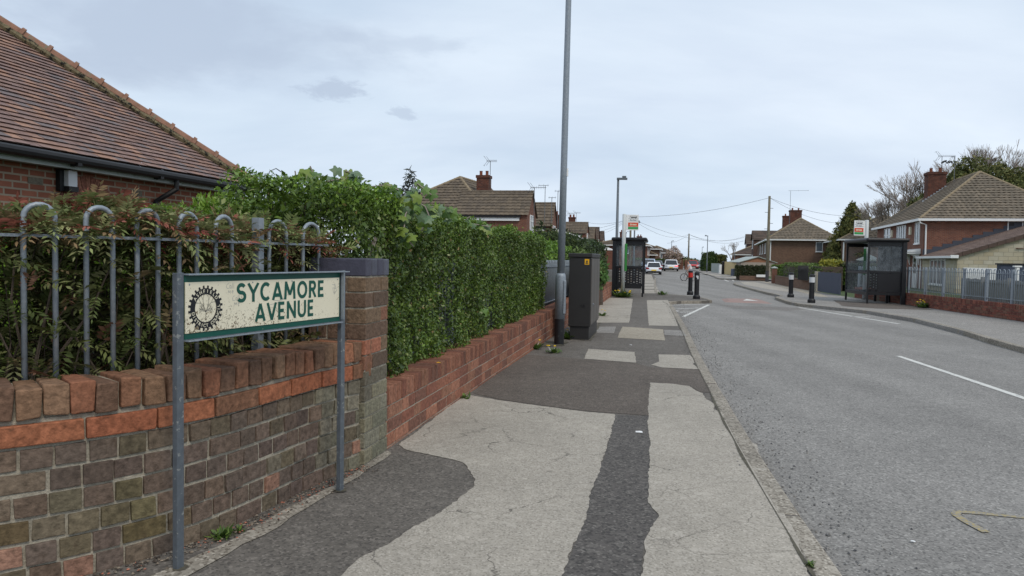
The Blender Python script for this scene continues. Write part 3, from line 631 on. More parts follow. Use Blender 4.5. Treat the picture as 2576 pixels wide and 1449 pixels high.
for k in range(4): b.box(k * .106 + jit(.003), k * .106 + .098 + jit(.003), -.004 + jit(.003), W_ + .004, 1.304, 1.425 + jit(.004), random.choice([lin(76, 78, 90), lin(70, 70, 84), lin(84, 86, 98)]))
b.build('cap', 'brick_blue', pillar, bevel=.008)
b = MB(); b.box(.008, W_ - .008, .008, W_ - .008, -.05, 1.303); b.box(.01, W_ - .012, .006, W_ - .006, 1.303, 1.415); b.build('mortar', 'mortar', pillar)

low = thing('brick_wall', 'long low red brick garden wall under the privet hedge beside the pavement', 'brick wall')
b = MB(); s = .0; ltop = lambda s: .465 + .0048 * s
redc = [lin(144, 90, 66), lin(134, 82, 62), lin(152, 98, 72), lin(128, 80, 62), lin(144, 98, 74), lin(122, 82, 66), lin(158, 104, 78)]
while s < LW.len:
    l = random.uniform(.082, .092); zt = ltop(s)
    c = random.choice(redc); c = tuple(v * .8 for v in c)
    pblock(b, LW, s, s + l, jit(.002), .285, zt - .142, zt, c, .0022); s += l + .009
b.build('coping', 'brick_near', low, bevel=.004)
b = MB()
for r in range(5):
    s = -.2 + (r % 2) * .15
    while s < LW.len:
        l = .296 if random.random() < .7 else .143
        s0, s1 = max(s, 0), min(s + l, LW.len)
        zt = ltop(s) - .152 - r * .1035
        if s1 > s0 + .02 and zt > -.02: pblock(b, LW, s0, s1, .003 + jit(.0015), .1, zt - .094, zt, random.choice(redc), .0015)
        s += l + .011
b.build('brick_courses', 'brick_near', low, bevel=.003)
b = MB(); ss = np.linspace(0, LW.len, 24)
for i in range(23):
    a, c = ss[i], ss[i + 1]; zt = ltop(a)
    pblock(b, LW, a, c, .008, .278, -.05, zt - .146, (1, 1, 1), 0); pblock(b, LW, a, c, .008, .278, zt - .146, zt - .006, (1, 1, 1), 0)
b.build('mortar', 'mortar', low)

# ================================================================== BOW TOP RAILINGS
def hoop(b, path, s, sp, off, zb, zr, zt, r=.0125, n=10):
    a, c = path.at(s, off), path.at(s + sp, off); mid = (a + c) / 2; h = (c - a) / 2; R_ = np.linalg.norm(h)
    pts = [(a[0], a[1], zb), (a[0], a[1], zt - R_)]
    for k in range(1, 9):
        t = math.pi * k / 9; q = mid - h * math.cos(t); pts.append((q[0], q[1], zt - R_ + R_ * math.sin(t)))
    pts += [(c[0], c[1], zt - R_), (c[0], c[1], zb)]
    b.tube(pts, r, n)
    for p in (a, c): b.lathe([(r * 1.5, zr + .016), (r * 1.15, zr + .026)], p[0], p[1], 8)
near = thing('bow_top_railing', 'galvanised bow top railing curving behind the old corner wall', 'railing')
FO = .315
ss = np.linspace(-.1, WP.len - .02, 50)
for z_ in (1.505, .66):
    rail = MB()
    for i in range(49): pblock(rail, WP, ss[i], ss[i + 1], FO - .024, FO + .024, z_, z_ + .014, (1, 1, 1), 0)
    rail.build('rail', 'galv', near)
sp = .148
s = 2.10 - sp * 2 * 7
k = 0
while s < WP.len - .16:
    if abs((s + sp / 2) - 3.70) < .1: s += .20; continue
    b = MB(); hoop(b, WP, max(s, -.1), sp * .97, FO, .55, 1.519, 1.655, .0125, 12); b.build('hooped_bar', 'galv', near, smooth=True); s += sp * 2; k += 1
q = WP.at(3.69, FO + .01); t = WP.tan(3.69); pr = math.atan2(t[1], t[0])
def hollowpost(parent, x, y, rz, z0, z1, w=.06, mat='galv'):
    b = MB(); ca, sa = math.cos(rz), math.sin(rz); h = w / 2
    def bx(x0, x1, y0, y1, z0, z1):
        P4 = [(x0, y0), (x1, y0), (x1, y1), (x0, y1)]; P4 = [(x + a * ca - c * sa, y + a * sa + c * ca) for a, c in P4]
        b.hexa([(*p, z0) for p in P4] + [(*p, z1) for p in P4])
    for a in ((-h, h, -h, -h + .005), (-h, h, h - .005, h), (-h, -h + .005, -h + .005, h - .005), (h - .005, h, -h + .005, h - .005)): bx(*a, z0, z1)
    bx(-h - .05, h + .05, -h - .012, -h - .001, 1.488, 1.502) if z1 > 1.6 else None
    return b.build('post', mat, parent, bevel=.002)
hollowpost(near, q[0], q[1], pr, .5, 1.665, .052)

# straight railing on the low wall, half swallowed by the hedge
mid = thing('bow_top_railing', 'galvanised bow top railing buried in the long privet hedge', 'railing')
def straight_rail(parent, path, s0, s1, off, zb, zr, zt, pitch, r, bars_name='hooped_bar', posts=2.5, mat='galv', lowrail=True, limit=95):
    for z in ((zr, zb + .12) if lowrail else (zr,)):
        b = MB(); n = max(1, int((s1 - s0) / 3)); q = np.linspace(s0, s1, n + 1)
        for i in range(n): pblock(b, path, q[i], q[i + 1], off - .02, off + .02, z - .012, z, (1, 1, 1), 0)
        b.build('rail', mat, parent)
    s = s0; k = 0
    while s < s1 - pitch:
        b = MB(); hoop(b, path, s, pitch, off, zb, zr, zt, r, 6); b.build(bars_name, mat, parent, smooth=True); s += pitch * 2; k += 1
    if posts:
        s = s0
        while s <= s1:
            b = MB(); pblock(b, path, s - .035, s + .035, off - .03, off + .04, zb, zt + .01, (1, 1, 1), 0); b.build('post', mat, parent); s += posts
straight_rail(mid, LW, .25, 9.0, .31, .42, 1.26, 1.38, .11, .010)
far1 = thing('bow_top_railing', 'grey railing seen between the privet hedge end and the lamp post', 'railing')
straight_rail(far1, LW, 9.1, 14.6, .31, .45, 1.28, 1.40, .11, .011)
far2 = thing('bow_top_railing', 'grey railing behind the low wall between the cabinet and the bus shelter', 'railing')
straight_rail(far2, LW, 14.8, 23.4, .31, .5, 1.25, 1.36, .13, .012)

# ================================================================== STREET NAME SIGN
sx0, sx1 = Vector((*G(452, 1432), 0)), Vector((*G(858, 1236), 0)); sd = sx1 - sx0; SL = sd.length; srz = math.atan2(sd.y, sd.x)
sign = thing('street_name_sign', 'cream and green street nameplate reading SYCAMORE AVENUE on two steel posts', 'street sign', sx0, srz)
ZB, ZT = 1.05, 1.355
def channel(x0, x1):
    b = MB(); b.box(x0, x1, -.006, .0, -.1, ZT); b.box(x0, x0 + .006, .0, .022, -.1, ZT - .001) ; b.box(x1 - .006, x1, .0, .022, -.1, ZT - .001); return b
for x0, x1 in ((-.02, .02), (SL - .02, SL + .02)): channel(x0, x1).build('post', 'galv_dark', sign, bevel=.002)
b = MB(); b.box(.028, SL + .03, -.03, .03, ZT - .012, ZT - .006); b.box(.028, SL - .028, -.026, .03, ZB - .01, ZB - .004); b.box(SL - .0275, SL - .022, -.03, -.0065, ZB + .01, ZT - .013)
b.build('frame', 'galv', sign, bevel=.001)
b = MB(); b.box(.029, SL - .0285, .001, .008, ZB, ZT - .014); bo = b.build('border', 'sign_green', sign)
PX0, PX1, PZ0, PZ1 = .03, SL - .042, ZB + .027, ZT - .044
b = MB(); b.box(0, PX1 - PX0, 0, .004, 0, PZ1 - PZ0); plate = b.build('name_panel', 'signface', sign); plate.location = (PX0, -.0035, PZ0)
def text(name, body, size, mat, parent, loc, rot=(R(90), 0, 0), offset=.0, align='CENTER', sx=1., ext=.0008, space=1.0):
    c = bpy.data.curves.new(name, 'FONT'); c.body = body; c.size = size; c.align_x = align; c.extrude = ext; c.offset = offset; c.resolution_u = 3; c.space_character = space
    o = bpy.data.objects.new(name + '_tmp', c); COL.objects.link(o); bpy.context.view_layer.update()
    me = bpy.data.meshes.new_from_object(o.evaluated_get(bpy.context.evaluated_depsgraph_get())); bpy.data.objects.remove(o)
    me.name = name; me.materials.clear(); me.materials.append(mt[mat]); n = bpy.data.objects.new(name, me); COL.objects.link(n)
    n.parent = parent; n.location = loc; n.rotation_euler = rot; n.scale = (sx, 1, 1); return n
PW, PH = PX1 - PX0, PZ1 - PZ0
def arc(cx, cz, rx, rz, a0, a1, n=22): return [(cx + rx * math.cos(R(a0 + (a1 - a0) * i / n)), cz + rz * math.sin(R(a0 + (a1 - a0) * i / n))) for i in range(n + 1)]
GL = {'S': (.68, [arc(.33, .705, .235, .205, 28, 250) + arc(.33, .30, .25, .21, 78, -148)]), 'Y': (.76, [[(.02, 1), (.38, .46)], [(.74, 1), (.38, .46)], [(.38, .5), (.38, 0)]]), 'C': (.8, [arc(.44, .5, .34, .41, 48, 312)]),
      'A': (.82, [[(.07, 0), (.41, .97)], [(.75, 0), (.41, .97)], [(.2, .27), (.62, .27)]]), 'M': (.98, [[(.1, 0), (.17, 1)], [(.17, .93), (.49, .25)], [(.81, .93), (.49, .25)], [(.88, 0), (.81, 1)]]), 'O': (.9, [arc(.45, .5, .345, .41, 0, 360)]),
      'R': (.7, [[(.11, 0), (.11, 1)], [(.11, .915)] + arc(.36, .705, .21, .21, 90, -90) + [(.11, .495)], [(.34, .48), (.62, 0)]]), 'E': (.62, [[(.11, 0), (.11, 1)], [(.11, .915), (.54, .915)], [(.11, .5), (.5, .5)], [(.11, .085), (.55, .085)]]),
      'V': (.78, [[(.05, 1), (.39, .03)], [(.73, 1), (.39, .03)]]), 'N': (.84, [[(.11, 0), (.11, 1)], [(.11, .92), (.73, .08)], [(.73, 0), (.73, 1)]]), 'U': (.8, [[(.11, 1), (.11, .36)] + arc(.4, .37, .29, .285, 180, 360) + [(.69, .36), (.69, 1)]])}
def strokes(word, cx, z0, H_, k, wd=.195, gap=.13):
    tot = sum(GL[c][0] for c in word) + gap * (len(word) - 1); x = cx - tot * H_ * k / 2; b = MB(); m = 0
    for ch in word:
        for st_ in GL[ch][1]:
            m += 1; yv = -.0010 - .00012 * (m % 5); P_ = [Vector(p) for p in st_]; lo, hi = [], []
            for i, p in enumerate(P_):
                d = (P_[min(i + 1, len(P_) - 1)] - P_[max(i - 1, 0)]).normalized(); nn = Vector((-d.y, d.x)) * wd / 2
                lo.append(p - nn); hi.append(p + nn)
            cl = lambda v: (x + v.x * H_ * k, yv, z0 + min(1., max(0., v.y)) * H_)
            vs = [cl(v) for v in lo] + [cl(v) for v in hi]; q = len(lo); b.add(vs, [(i, i + 1, q + i + 1, q + i) for i in range(q - 1)])
        x += (GL[ch][0] + gap) * H_ * k
    b.build('lettering', 'sign_green', plate)
strokes('SYCAMORE', PW * .575, PH * .535, .097, 1.02)
strokes('AVENUE', PW * .59, PH * .085, .095, .99)
# round toothed emblem: ring, teeth, ring lettering, tree
ex, ez, ER = PW * .104, PH * .47, .094
b = MB(); n = 72
def flat(b, pts, y=-.0008): b.add([(ex + p[0], y, ez + p[1]) for p in pts], [tuple(range(len(pts)))])
for k in range(n):
    a0, a1 = 2 * math.pi * k / n, 2 * math.pi * (k + 1) / n; ro = ER * (1.0 if k % 3 else 1.0)
    f = lambda r, a: (r * math.cos(a), r * math.sin(a)); flat(b, [f(.0655, a0), f(.0655, a1), f(ER, a1), f(ER, a0)])
for k in range(24):
    a = 2 * math.pi * (k + .5) / 24; f = lambda r, da: (r * math.cos(a + da), r * math.sin(a + da)); flat(b, [f(ER - .001, -.062), f(ER - .001, .062), f(ER + .013, .05), f(ER + .013, -.05)])
b.build('emblem', 'emblem', plate)
def ringtext(word, a0, step, r, inward, size):
    for i, ch in enumerate(word):
        a = a0 - step * i if not inward else a0 + step * i
        if ch == ' ': continue
        o = text('lettering', ch, size, 'cream', plate, (ex + r * math.cos(R(a)), -.0016, ez + r * math.sin(R(a))), offset=.0002, ext=.0003)
        o.rotation_euler = Matrix.Rotation(R(-(a - 90) if not inward else -(a + 90)), 4, 'Y').to_3x3().to_4x4().to_euler() if False else ((Matrix.Rotation(R(-(a - 90) if not inward else -(a + 90)), 3, 'Y') @ Matrix.Rotation(R(90), 3, 'X')).to_euler())
ringtext('ASHFIELD', 145, 15.5, .0725, False, .0235)
ringtext('DISTRICT COUNCIL', 196, 11.3, .0885, True, .0225)
b = MB()
def etch(x, z, a, l, d):
    x1, z1 = x + math.cos(a) * l, z + math.sin(a) * l; w_ = .0011 * (1 - d * .13); nx, nz = -math.sin(a) * w_, math.cos(a) * w_
    flat(b, [(x - nx, z - nz), (x1 - nx, z1 - nz), (x1 + nx, z1 + nz), (x + nx, z + nz)], -.0009 - d * .00005)
    if d < 6:
        for s_ in (-1, 1): etch(x1, z1, a + s_ * random.uniform(.25, .55) + (.0), l * random.uniform(.72, .86), d + 1)
etch(0, -.058, math.pi / 2, .042, 0)
for a in (.35, .75, 2.4, 2.8): etch(0, -.016, a, .014, 2)
b.build('emblem_tree', 'ink', plate)
b = MB()
for x in (.02, .37, .63, .985):
    b.lathe([(.004, 0), (.003, .002)], 0, 0, 8)
    for i in range(16, 0, -1): v = b.v[-i]; b.v[-i] = (PW * x + v[0], -.001 - v[2], PH * .955 + v[1])
b.build('screw', 'galv', plate)
# pencil scribbles on the plate
b = MB()
def scrib(pts, ox, oz, sc):
    for i in range(len(pts) - 1):
        (x0, z0), (x1, z1) = pts[i], pts[i + 1]; d = math.hypot(x1 - x0, z1 - z0) or 1; nx, nz = -(z1 - z0) / d * .0007, (x1 - x0) / d * .0007
        b.add([(ox + x0 * sc - nx, -.0007, oz + z0 * sc - nz), (ox + x1 * sc - nx, -.0007, oz + z1 * sc - nz), (ox + x1 * sc + nx, -.0007, oz + z1 * sc + nz), (ox + x0 * sc + nx, -.0007, oz + z0 * sc + nz)], [(0, 1, 2, 3)])
for ox, oz, sc in ((PW * .215, PH * .84, .028), (PW * .25, PH * .58, .028)):
    scrib([(.6, .9), (.2, .8), (0, .4), (.2, .05), (.6, .1)], ox, oz, sc); scrib([(1.1, .6), (.8, .5), (.8, .1), (1.1, .1), (1.15, .6), (1.2, 0)], ox, oz, sc)
    scrib([(1.5, 1), (1.5, 0)], ox, oz, sc); scrib([(1.8, 1), (1.8, 0)], ox, oz, sc)
    scrib([(0, -.8), (.1, -.3), (.3, -.7), (.5, -.3), (.6, -.8)], ox + .012, oz, sc); scrib([(.9, -.6), (1.3, -.5), (1.1, -.3), (.9, -.6), (1.2, -.85)], ox + .012, oz, sc)
scrib([(0, 0), (1, .1), (2.2, .5), (3, 1.1)], PW * .48, PH * .44, .05); scrib([(0, .2), (1, .1), (2, .35)], PW * .5, PH * .5, .045); scrib([(.0, 1), (.6, .9), (.9, .2), (.3, 0), (.1, .6), (.8, .5), (.5, 1.1), (.4, -.2), (.7, .1)], PW * .94, PH * .62, .05)
b.build('scratches', 'greyink', plate)

# ================================================================== NEAR PLANTING
def branches(b, base, n, spread, hgt, r=.012, up=1., seed=None):
    for i in range(n):
        p = Vector(base) + Vector((jit(spread * .3), jit(spread * .3), 0)); d = Vector((jit(.6), jit(.6), up)).normalized(); pts = [p]; rr = [r]
        for k in range(6):
            d = (d + Vector((jit(.35), jit(.35), jit(.15)))).normalized(); p = p + d * hgt / 6; pts.append(p); rr.append(r * (1 - (k + 1) / 7.5))
        b.tube(pts, rr, 5, caps=False)
# A: sorbaria-like shrub with feathered leaves behind the corner railing
shrub = thing('shrub', 'feathery leaved shrub with reddish young tips pushing through the curved railing', 'shrub')
def fronds(n, p, d, L_, cols, pairs=6):
    """pinnate leaves: returns quads and colours"""
    V = []; C = []
    side = unit(np.cross(d, np.array([0, 0, 1.]) + rng.normal(0, .25, (n, 3)))); nr = unit(np.cross(side, d))
    cc = pal(n, cols[0], cols[1], .2)
    for j in range(pairs + 1):
        t = (j + .6) / (pairs + .6)
        q = p + d * (L_ * t)[:, None]; q[:, 2] -= .35 * L_ * t * t
        dd = d.copy(); dd[:, 2] -= .7 * t; dd = unit(dd)
        ll = L_ * (.36 - .16 * abs(t - .4)) * rng.uniform(.85, 1.15, n)
        if j == pairs: V.append(leafquads(q, dd, nr, ll, ll * .3, .2)); C.append(cc)
        else:
            for s_ in (-1, 1):
                ld = unit(side * s_ * .85 + dd * .6 + rng.normal(0, .1, (n, 3)) - np.array([0, 0, .18])); V.append(leafquads(q, ld, unit(nr + rng.normal(0, .2, (n, 3))), ll, ll * .3, .2)); C.append(cc * rng.uniform(.88, 1.12, (n, 1)))
    return np.concatenate(V), np.concatenate(C)
gA = ([lin(104, 112, 66), lin(114, 120, 78), lin(86, 98, 56), lin(116, 118, 82), lin(120, 106, 78), lin(118, 88, 70), lin(122, 120, 66)], [.25, .22, .25, .12, .10, .04, .02])
gT = ([lin(140, 142, 98), lin(148, 124, 92), lin(150, 92, 78), lin(120, 132, 82), lin(140, 150, 98), lin(128, 66, 56)], [.25, .24, .13, .17, .16, .05])
def sorb(n, s0, s1, o0, o1, zlo, zhi, cols, Lr=(.10, .19), dep=1.):
    s = rng.uniform(s0, s1, n); o = o0 + (o1 - o0) * rng.random(n) ** dep; z = rng.uniform(zlo, zhi, n)
    top = 1.57 + .05 * (o - .3) - .12 * np.clip((s - 3.5) / 1.2, 0, 1) + .05 * np.sin(s * 5.1) + .04 * np.sin(s * 11.7 + 1)
    z = np.minimum(z, top)
    p = np.c_[WP.at(s, o), z]; t = WP.tan(s); out = np.c_[t[:, 1], -t[:, 0], np.zeros(n)]
    d = unit(out * (.5 + .5 * rng.random((n, 1))) + rng.normal(0, .55, (n, 3)) + np.array([0, 0, .45])); return fronds(n, p, d, rng.uniform(*Lr, n), cols)
V1, C1 = sorb(2900, .2, WP.len + .15, .33, .85, .62, 1.7, gA, dep=.7)
V1b, C1b = sorb(230, .2, WP.len + .1, .26, .4, .75, 1.5, gA)
V1c, C1c = sorb(1500, .2, WP.len + .1, .7, 1.3, .4, 1.6, gA)
V2, C2 = sorb(2500, .1, WP.len + .2, .30, 1.15, 1.5, 1.86, gT)
quads_mesh('foliage', np.concatenate([V1, V1b, V1c, V2]), np.concatenate([C1, C1b, C1c, C2]) * 1.0, 'leaf_dull', shrub)
b = MB()
for i in range(420):
    s = random.uniform(.3, WP.len - .05); o = random.uniform(.45, 1.3); z = random.uniform(0, .5); r0 = random.uniform(.004, .014)
    ds, do, dz = jit(.9), jit(.7), random.uniform(.35, 1.2); pts = []; rr = []
    for k in range(6):
        q = WP.at(s, o); pts.append((q[0], q[1], z)); rr.append(r0 * (1 - k * .15)); ds += jit(.4); do += jit(.4); m = math.sqrt(ds * ds + do * do + dz * dz); l = random.uniform(.16, .34) / m
        s = min(max(s + ds * l, .1), WP.len - .02); o = min(max(o + do * l, .36), 1.6); z = min(z + dz * l, 1.6)
    b.tube(pts, rr, 5, caps=False)
b.build('branches', 'bark', shrub)
# B: clipped hedge turning the corner behind the shrub, C: long privet hedge
gP = ([lin(96, 130, 40), lin(110, 144, 48), lin(78, 110, 36), lin(124, 156, 58), lin(142, 166, 70), lin(86, 116, 50)], [.26, .24, .2, .16, .05, .09])
gL = ([lin(78, 102, 38), lin(92, 114, 46), lin(64, 86, 32), lin(106, 128, 54), lin(140, 150, 92), lin(98, 122, 46)], [.28, .24, .24, .14, .03, .07])
CP = Path([(-6.4, 5.2), (-5.0, 5.35), (-3.9, 5.6), (-3.0, 5.75), (-2.3, 6.0), (-1.75, 6.6)])
hb = thing('hedge', 'bright green bushy hedge rising behind the feathery shrub', 'hedge')
zt = lambda u: 1.36 + .50 * np.asarray(u) + .04 * np.sin(np.asarray(u) * 23)
p, o = hedge_points(CP, 0, CP.len, 0, 1.2, .7, zt, 36000, rough=.13, depth=.10, seed=2.)
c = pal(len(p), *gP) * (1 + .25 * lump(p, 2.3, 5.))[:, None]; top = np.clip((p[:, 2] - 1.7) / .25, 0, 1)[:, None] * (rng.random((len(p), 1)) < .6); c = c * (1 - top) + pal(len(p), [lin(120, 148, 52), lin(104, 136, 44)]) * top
q = scatter(p, o, .062, .42); nsh = 500      # upright young shoots on top
s = rng.uniform(0, CP.len, nsh); pb = np.c_[CP.at(s, 0) , zt(s / CP.len)]; pb[:, :2] = np.stack([CP.at(a, b_) for a, b_ in zip(s, rng.uniform(0, 1.1, nsh))]); VV = []; CCc = []
for j in range(7):
    qq = pb + np.array([0, 0, 1]) * (j * .018) + rng.normal(0, .006, (nsh, 3)); dd = unit(rng.normal(0, .6, (nsh, 3)) + [0, 0, .9]); VV.append(leafquads(qq, dd, unit(rng.normal(0, 1, (nsh, 3))), np.full(nsh, .055), np.full(nsh, .02))); CCc.append(pal(nsh, [lin(122, 150, 56), lin(98, 130, 42)]))
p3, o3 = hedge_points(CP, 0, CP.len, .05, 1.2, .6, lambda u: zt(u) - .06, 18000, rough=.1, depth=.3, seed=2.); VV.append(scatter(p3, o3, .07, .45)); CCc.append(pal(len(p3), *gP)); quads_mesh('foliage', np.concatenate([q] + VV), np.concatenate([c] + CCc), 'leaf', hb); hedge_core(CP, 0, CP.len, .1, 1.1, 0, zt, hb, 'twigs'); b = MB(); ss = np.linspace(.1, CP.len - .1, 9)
for i in range(8): pblock(b, CP, ss[i], ss[i + 1], .3, .95, 0, 1.25 + .5 * ss[i] / CP.len - .02, (1, 1, 1), 0)
b.build('branches', 'bark', hb)  # solid bark-coloured blocks added inside to stop sky showing through the leaves
hc = thing('hedge', 'long clipped dark green privet hedge growing through the low wall railing', 'hedge')
ztc = lambda u: 1.97 - .15 * np.asarray(u) ** .7 + .03 * np.sin(np.asarray(u) * 31) + .02 * np.sin(np.asarray(u) * 77)
HP = Path([along(-.3, 0), along(4), along(9)])
p, o = hedge_points(HP, .15, 8.75, .17, 1.3, .45, ztc, 140000, rough=.08, depth=.06, faces=(1, .6, .02, .5), lf=3.3)
# thin the lower front so that bars and dark gaps show
lowm = (p[:, 2] < 1.35); gap = lump(p * np.array([1, 1, .25]), 5.5, 4.) > .47
keep = ~(lowm & gap & (rng.random(len(p)) < .75)); p, o = p[keep], o[keep]
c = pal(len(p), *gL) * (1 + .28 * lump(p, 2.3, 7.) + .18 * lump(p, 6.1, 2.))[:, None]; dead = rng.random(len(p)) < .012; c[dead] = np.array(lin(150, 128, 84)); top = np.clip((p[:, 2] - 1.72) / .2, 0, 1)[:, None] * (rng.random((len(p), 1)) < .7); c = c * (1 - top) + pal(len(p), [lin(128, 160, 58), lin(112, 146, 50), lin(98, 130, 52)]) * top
p2, o2 = hedge_points(HP, .05, 8.7, .42, 1.2, .35, ztc, 16000, rough=.05, depth=.15); c2 = pal(len(p2), *gL)
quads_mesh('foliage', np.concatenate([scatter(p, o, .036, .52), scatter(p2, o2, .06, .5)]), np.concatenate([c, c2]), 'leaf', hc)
hedge_core(HP, .2, 8.7, .4, 1.25, 0, ztc, hc)
# D: climber with large lobed leaves sprawling over the hedge corner
vine = thing('climbing_vine', 'large leaved vine sprawling over the top of the hedge corner', 'vine')
def lobed(b, p, d, n, s, col):
    d = d.normalized(); n = (n - d * n.dot(d)).normalized(); t = n.cross(d)
    prof = [(0, 0), (-.05, .32), (.18, .42), (.3, .28), (.48, .5), (.62, .44), (.66, .2), (1.0, 0)]
    prof = prof + [(x, -y) for x, y in prof[-2:0:-1]]
    vs = [p + d * (x * s) + t * (y * s * 1.05) + n * (-abs(y) * s * .25 - x * x * s * .18) for x, y in prof]; c_ = p + d * (.4 * s); k = len(vs)
    b.add(vs + [c_], [(i, (i + 1) % k, k) for i in range(k)], col)
vb = MB(); vs_ = MB()
def vpt(px, py, Y): return P(px, py, Y)
vcols = [lin(86, 116, 54), lin(72, 102, 50), lin(100, 130, 60), lin(94, 120, 86), lin(106, 128, 96), lin(118, 138, 58)]
runs = [[(742, 470, 6.0), (745, 448, 6.0), (742, 430, 6.0)], [(800, 470, 6.1), (790, 440, 6.1), (780, 418, 6.1)], [(800, 465, 6.1), (830, 455, 6.1), (862, 450, 6.1)], [(880, 470, 6.2), (872, 450, 6.2), (868, 430, 6.2), (900, 440, 6.2), (905, 445, 6.2)],
        [(880, 475, 6.2), (930, 470, 6.2), (975, 465, 6.2), (1003, 478, 6.2)], [(975, 470, 6.3), (968, 458, 6.3)], [(1010, 560, 6.3), (1030, 520, 6.3), (1040, 480, 6.3), (1050, 462, 6.3), (1085, 490, 6.3)],
        [(1000, 500, 6.3), (1040, 500, 6.2), (1070, 520, 6.1), (1080, 545, 6.1), (1060, 580, 6.1)], [(1040, 500, 6.2), (1020, 540, 6.1), (1015, 590, 6.0), (1040, 620, 6.0)], [(1080, 520, 6.4), (1120, 525, 6.8), (1140, 540, 7.2)],
        [(1160, 560, 8.4), (1182, 545, 8.4)], [(1170, 560, 8.6), (1230, 570, 8.6)], [(1225, 780, 9), (1228, 785, 9)], [(760, 480, 6.1), (850, 470, 6.1), (940, 480, 6.1)]]
for rpts in runs:
    q = [vpt(*a) for a in rpts]; vs_.tube(q, [.006] * len(q), 5, caps=False)
    for i in range(len(q) - 1):
        m = max(3, int((q[i + 1] - q[i]).length / .032))
        for k in range(m):
            p0 = q[i].lerp(q[i + 1], k / m) + Vector((jit(.03), jit(.04), jit(.03)))
            lobed(vb, p0, Vector((jit(1), -.3 + jit(.6), random.uniform(-.8, .3))), Vector((jit(.6), -1, random.uniform(.2, 1.1))), random.uniform(.06, .12), random.choice(vcols))
vb.build('foliage', 'leaf', vine); vs_.build('stems', 'bark_grey', vine)
b = MB(); q = [P(925, 652, 5.6), P(935, 625, 5.6), P(946, 597, 5.6)]; b.tube(q, [.018, .016, .013], 7)
tag(b.build('cut_branch', 'bark_grey'), 'bare cut branch stub sticking out of the hedge above the pillar', 'branch')
# further garden hedges on the left
def clipped(label, path, o0, o1, z0, ztf, n, size, cols, rough=.1, core=True, cat='hedge', mat='leaf', name='hedge', depth=.08, asp=.5):
    t = thing(name, label, cat); p, o = hedge_points(path, 0, path.len, o0, o1, z0, ztf, n, rough=rough, depth=depth, lf=1.3, seed=random.random() * 9)
    quads_mesh('foliage', scatter(p, o, size, asp), pal(len(p), *cols), mat, t)
    if core: 
        b = MB(); m = max(2, int(path.len / 1.5)); ss = np.linspace(.08, path.len - .08, m + 1)
        for i in range(m): pblock(b, path, ss[i], ss[i + 1], o0 + .14, o1 - .14, 0, float(ztf(np.array(.5))) - .16, (1, 1, 1), 0)
        b.build('branches', 'bark', t)  # solid inner blocks, added to keep light from passing through the hedge
    return t
const = lambda z: (lambda u: z + 0 * np.asarray(u) + .03 * np.sin(np.asarray(u) * 41))
clipped('lighter green hedge behind the lamp post and grey cabinet', Path([along(9.6), along(15.2)]), .5, 1.7, .3, lambda u: 1.76 - .03 * np.asarray(u), 13000, .07, gP, rough=.12)
clipped('tall dark hedge beyond the cabinet next to the bus shelter', Path([along(17.5), along(34)]), 1.0, 2.2, 0, lambda u: 2.2 + 0 * np.asarray(u), 15000, .12, ([lin(52, 70, 34), lin(64, 84, 40), lin(44, 60, 30)], [.4, .3, .3]), rough=.15)

# dandelions and weeds
def weed(label, xy, n=14, fl=3, r=.09, hgt=.1, name='dandelion', z=0., sc=1.):
    t = thing(name, label, 'weed', (xy[0], xy[1], z), 0, 'dandelions and weeds along the walls', sc); m = n * 3
    p = np.zeros((m, 3)); a = rng.uniform(0, 6.28, m); d = np.c_[np.cos(a), np.sin(a), rng.uniform(.15, 1.1, m)]; p[:, :2] = rng.normal(0, r * .35, (m, 2)); d = unit(d); nr = unit(np.cross(np.cross(d, [0, 0, 1.]), d)); ln = rng.uniform(.6, 1.3, m) * r * 1.1
    quads_mesh('leaves', leafquads(p, d, nr, ln, ln * .26), pal(m, [lin(84, 110, 50), lin(104, 128, 58), lin(70, 94, 44)]), 'leaf', t)
    if fl:
        b = MB(); f = MB()
        for i in range(fl):
            x, y, h = jit(r * 1.1), jit(r * .8), hgt * random.uniform(.8, 1.3); b.tube([(x * .3, y * .3, 0), (x * .7, y * .7, h * .6), (x, y, h)], .0022, 5)
            fr = max(1, r / .14); f.lathe([(.006 * fr, h - .004 * fr), (.02 * fr, h + .004 * fr), (.019 * fr, h + .010 * fr), (.006 * fr, h + .014 * fr)], x, y, 10)
        b.build('stems', 'leaf', t); f.build('flowers', 'dandelion', t)
    return t
weed('dandelion clump growing at the foot of the low wall left of the lamp post', G(1345, 878), 22, 2, .13, .12)
weed('dandelion clump with three flowers just in front of the lamp post base', G(1392, 888), 18, 3, .1, .1)
weed('leafy dandelion between the lamp post and the dark cabinet', G(1428, 852), 26, 4, .15, .17)
weed('dandelions in flower round the foot of the white bus stop pole', G(1566, 748), 40, 9, .3, .2, sc=1.)
weed('yellow flowering weed at the foot of the far right wall', G(2325, 774), 40, 8, .3, .26, sc=.8)
weed('small weed rooted where the low wall meets the pale pavement', G(1168, 1003), 12, 0, .07, name='weed')
weed('tuft of long leaves at the foot of the corner wall', G(562, 1352), 16, 0, .06, name='weed')
weed('grassy tuft growing out of the kerb joint at the bottom of the picture', G(2035, 1425), 10, 0, .035, name='weed')
weed('small plant between the corner wall and the nameplate post', G(600, 1338), 8, 0, .04, name='weed')
weed('weed clump below the far end of the low wall by the cabinet', G(1515, 795), 14, 2, .12, .15)
weed('grass in the kerb joint by the bollard build out', G(1665, 742), 14, 0, .2, name='weed')
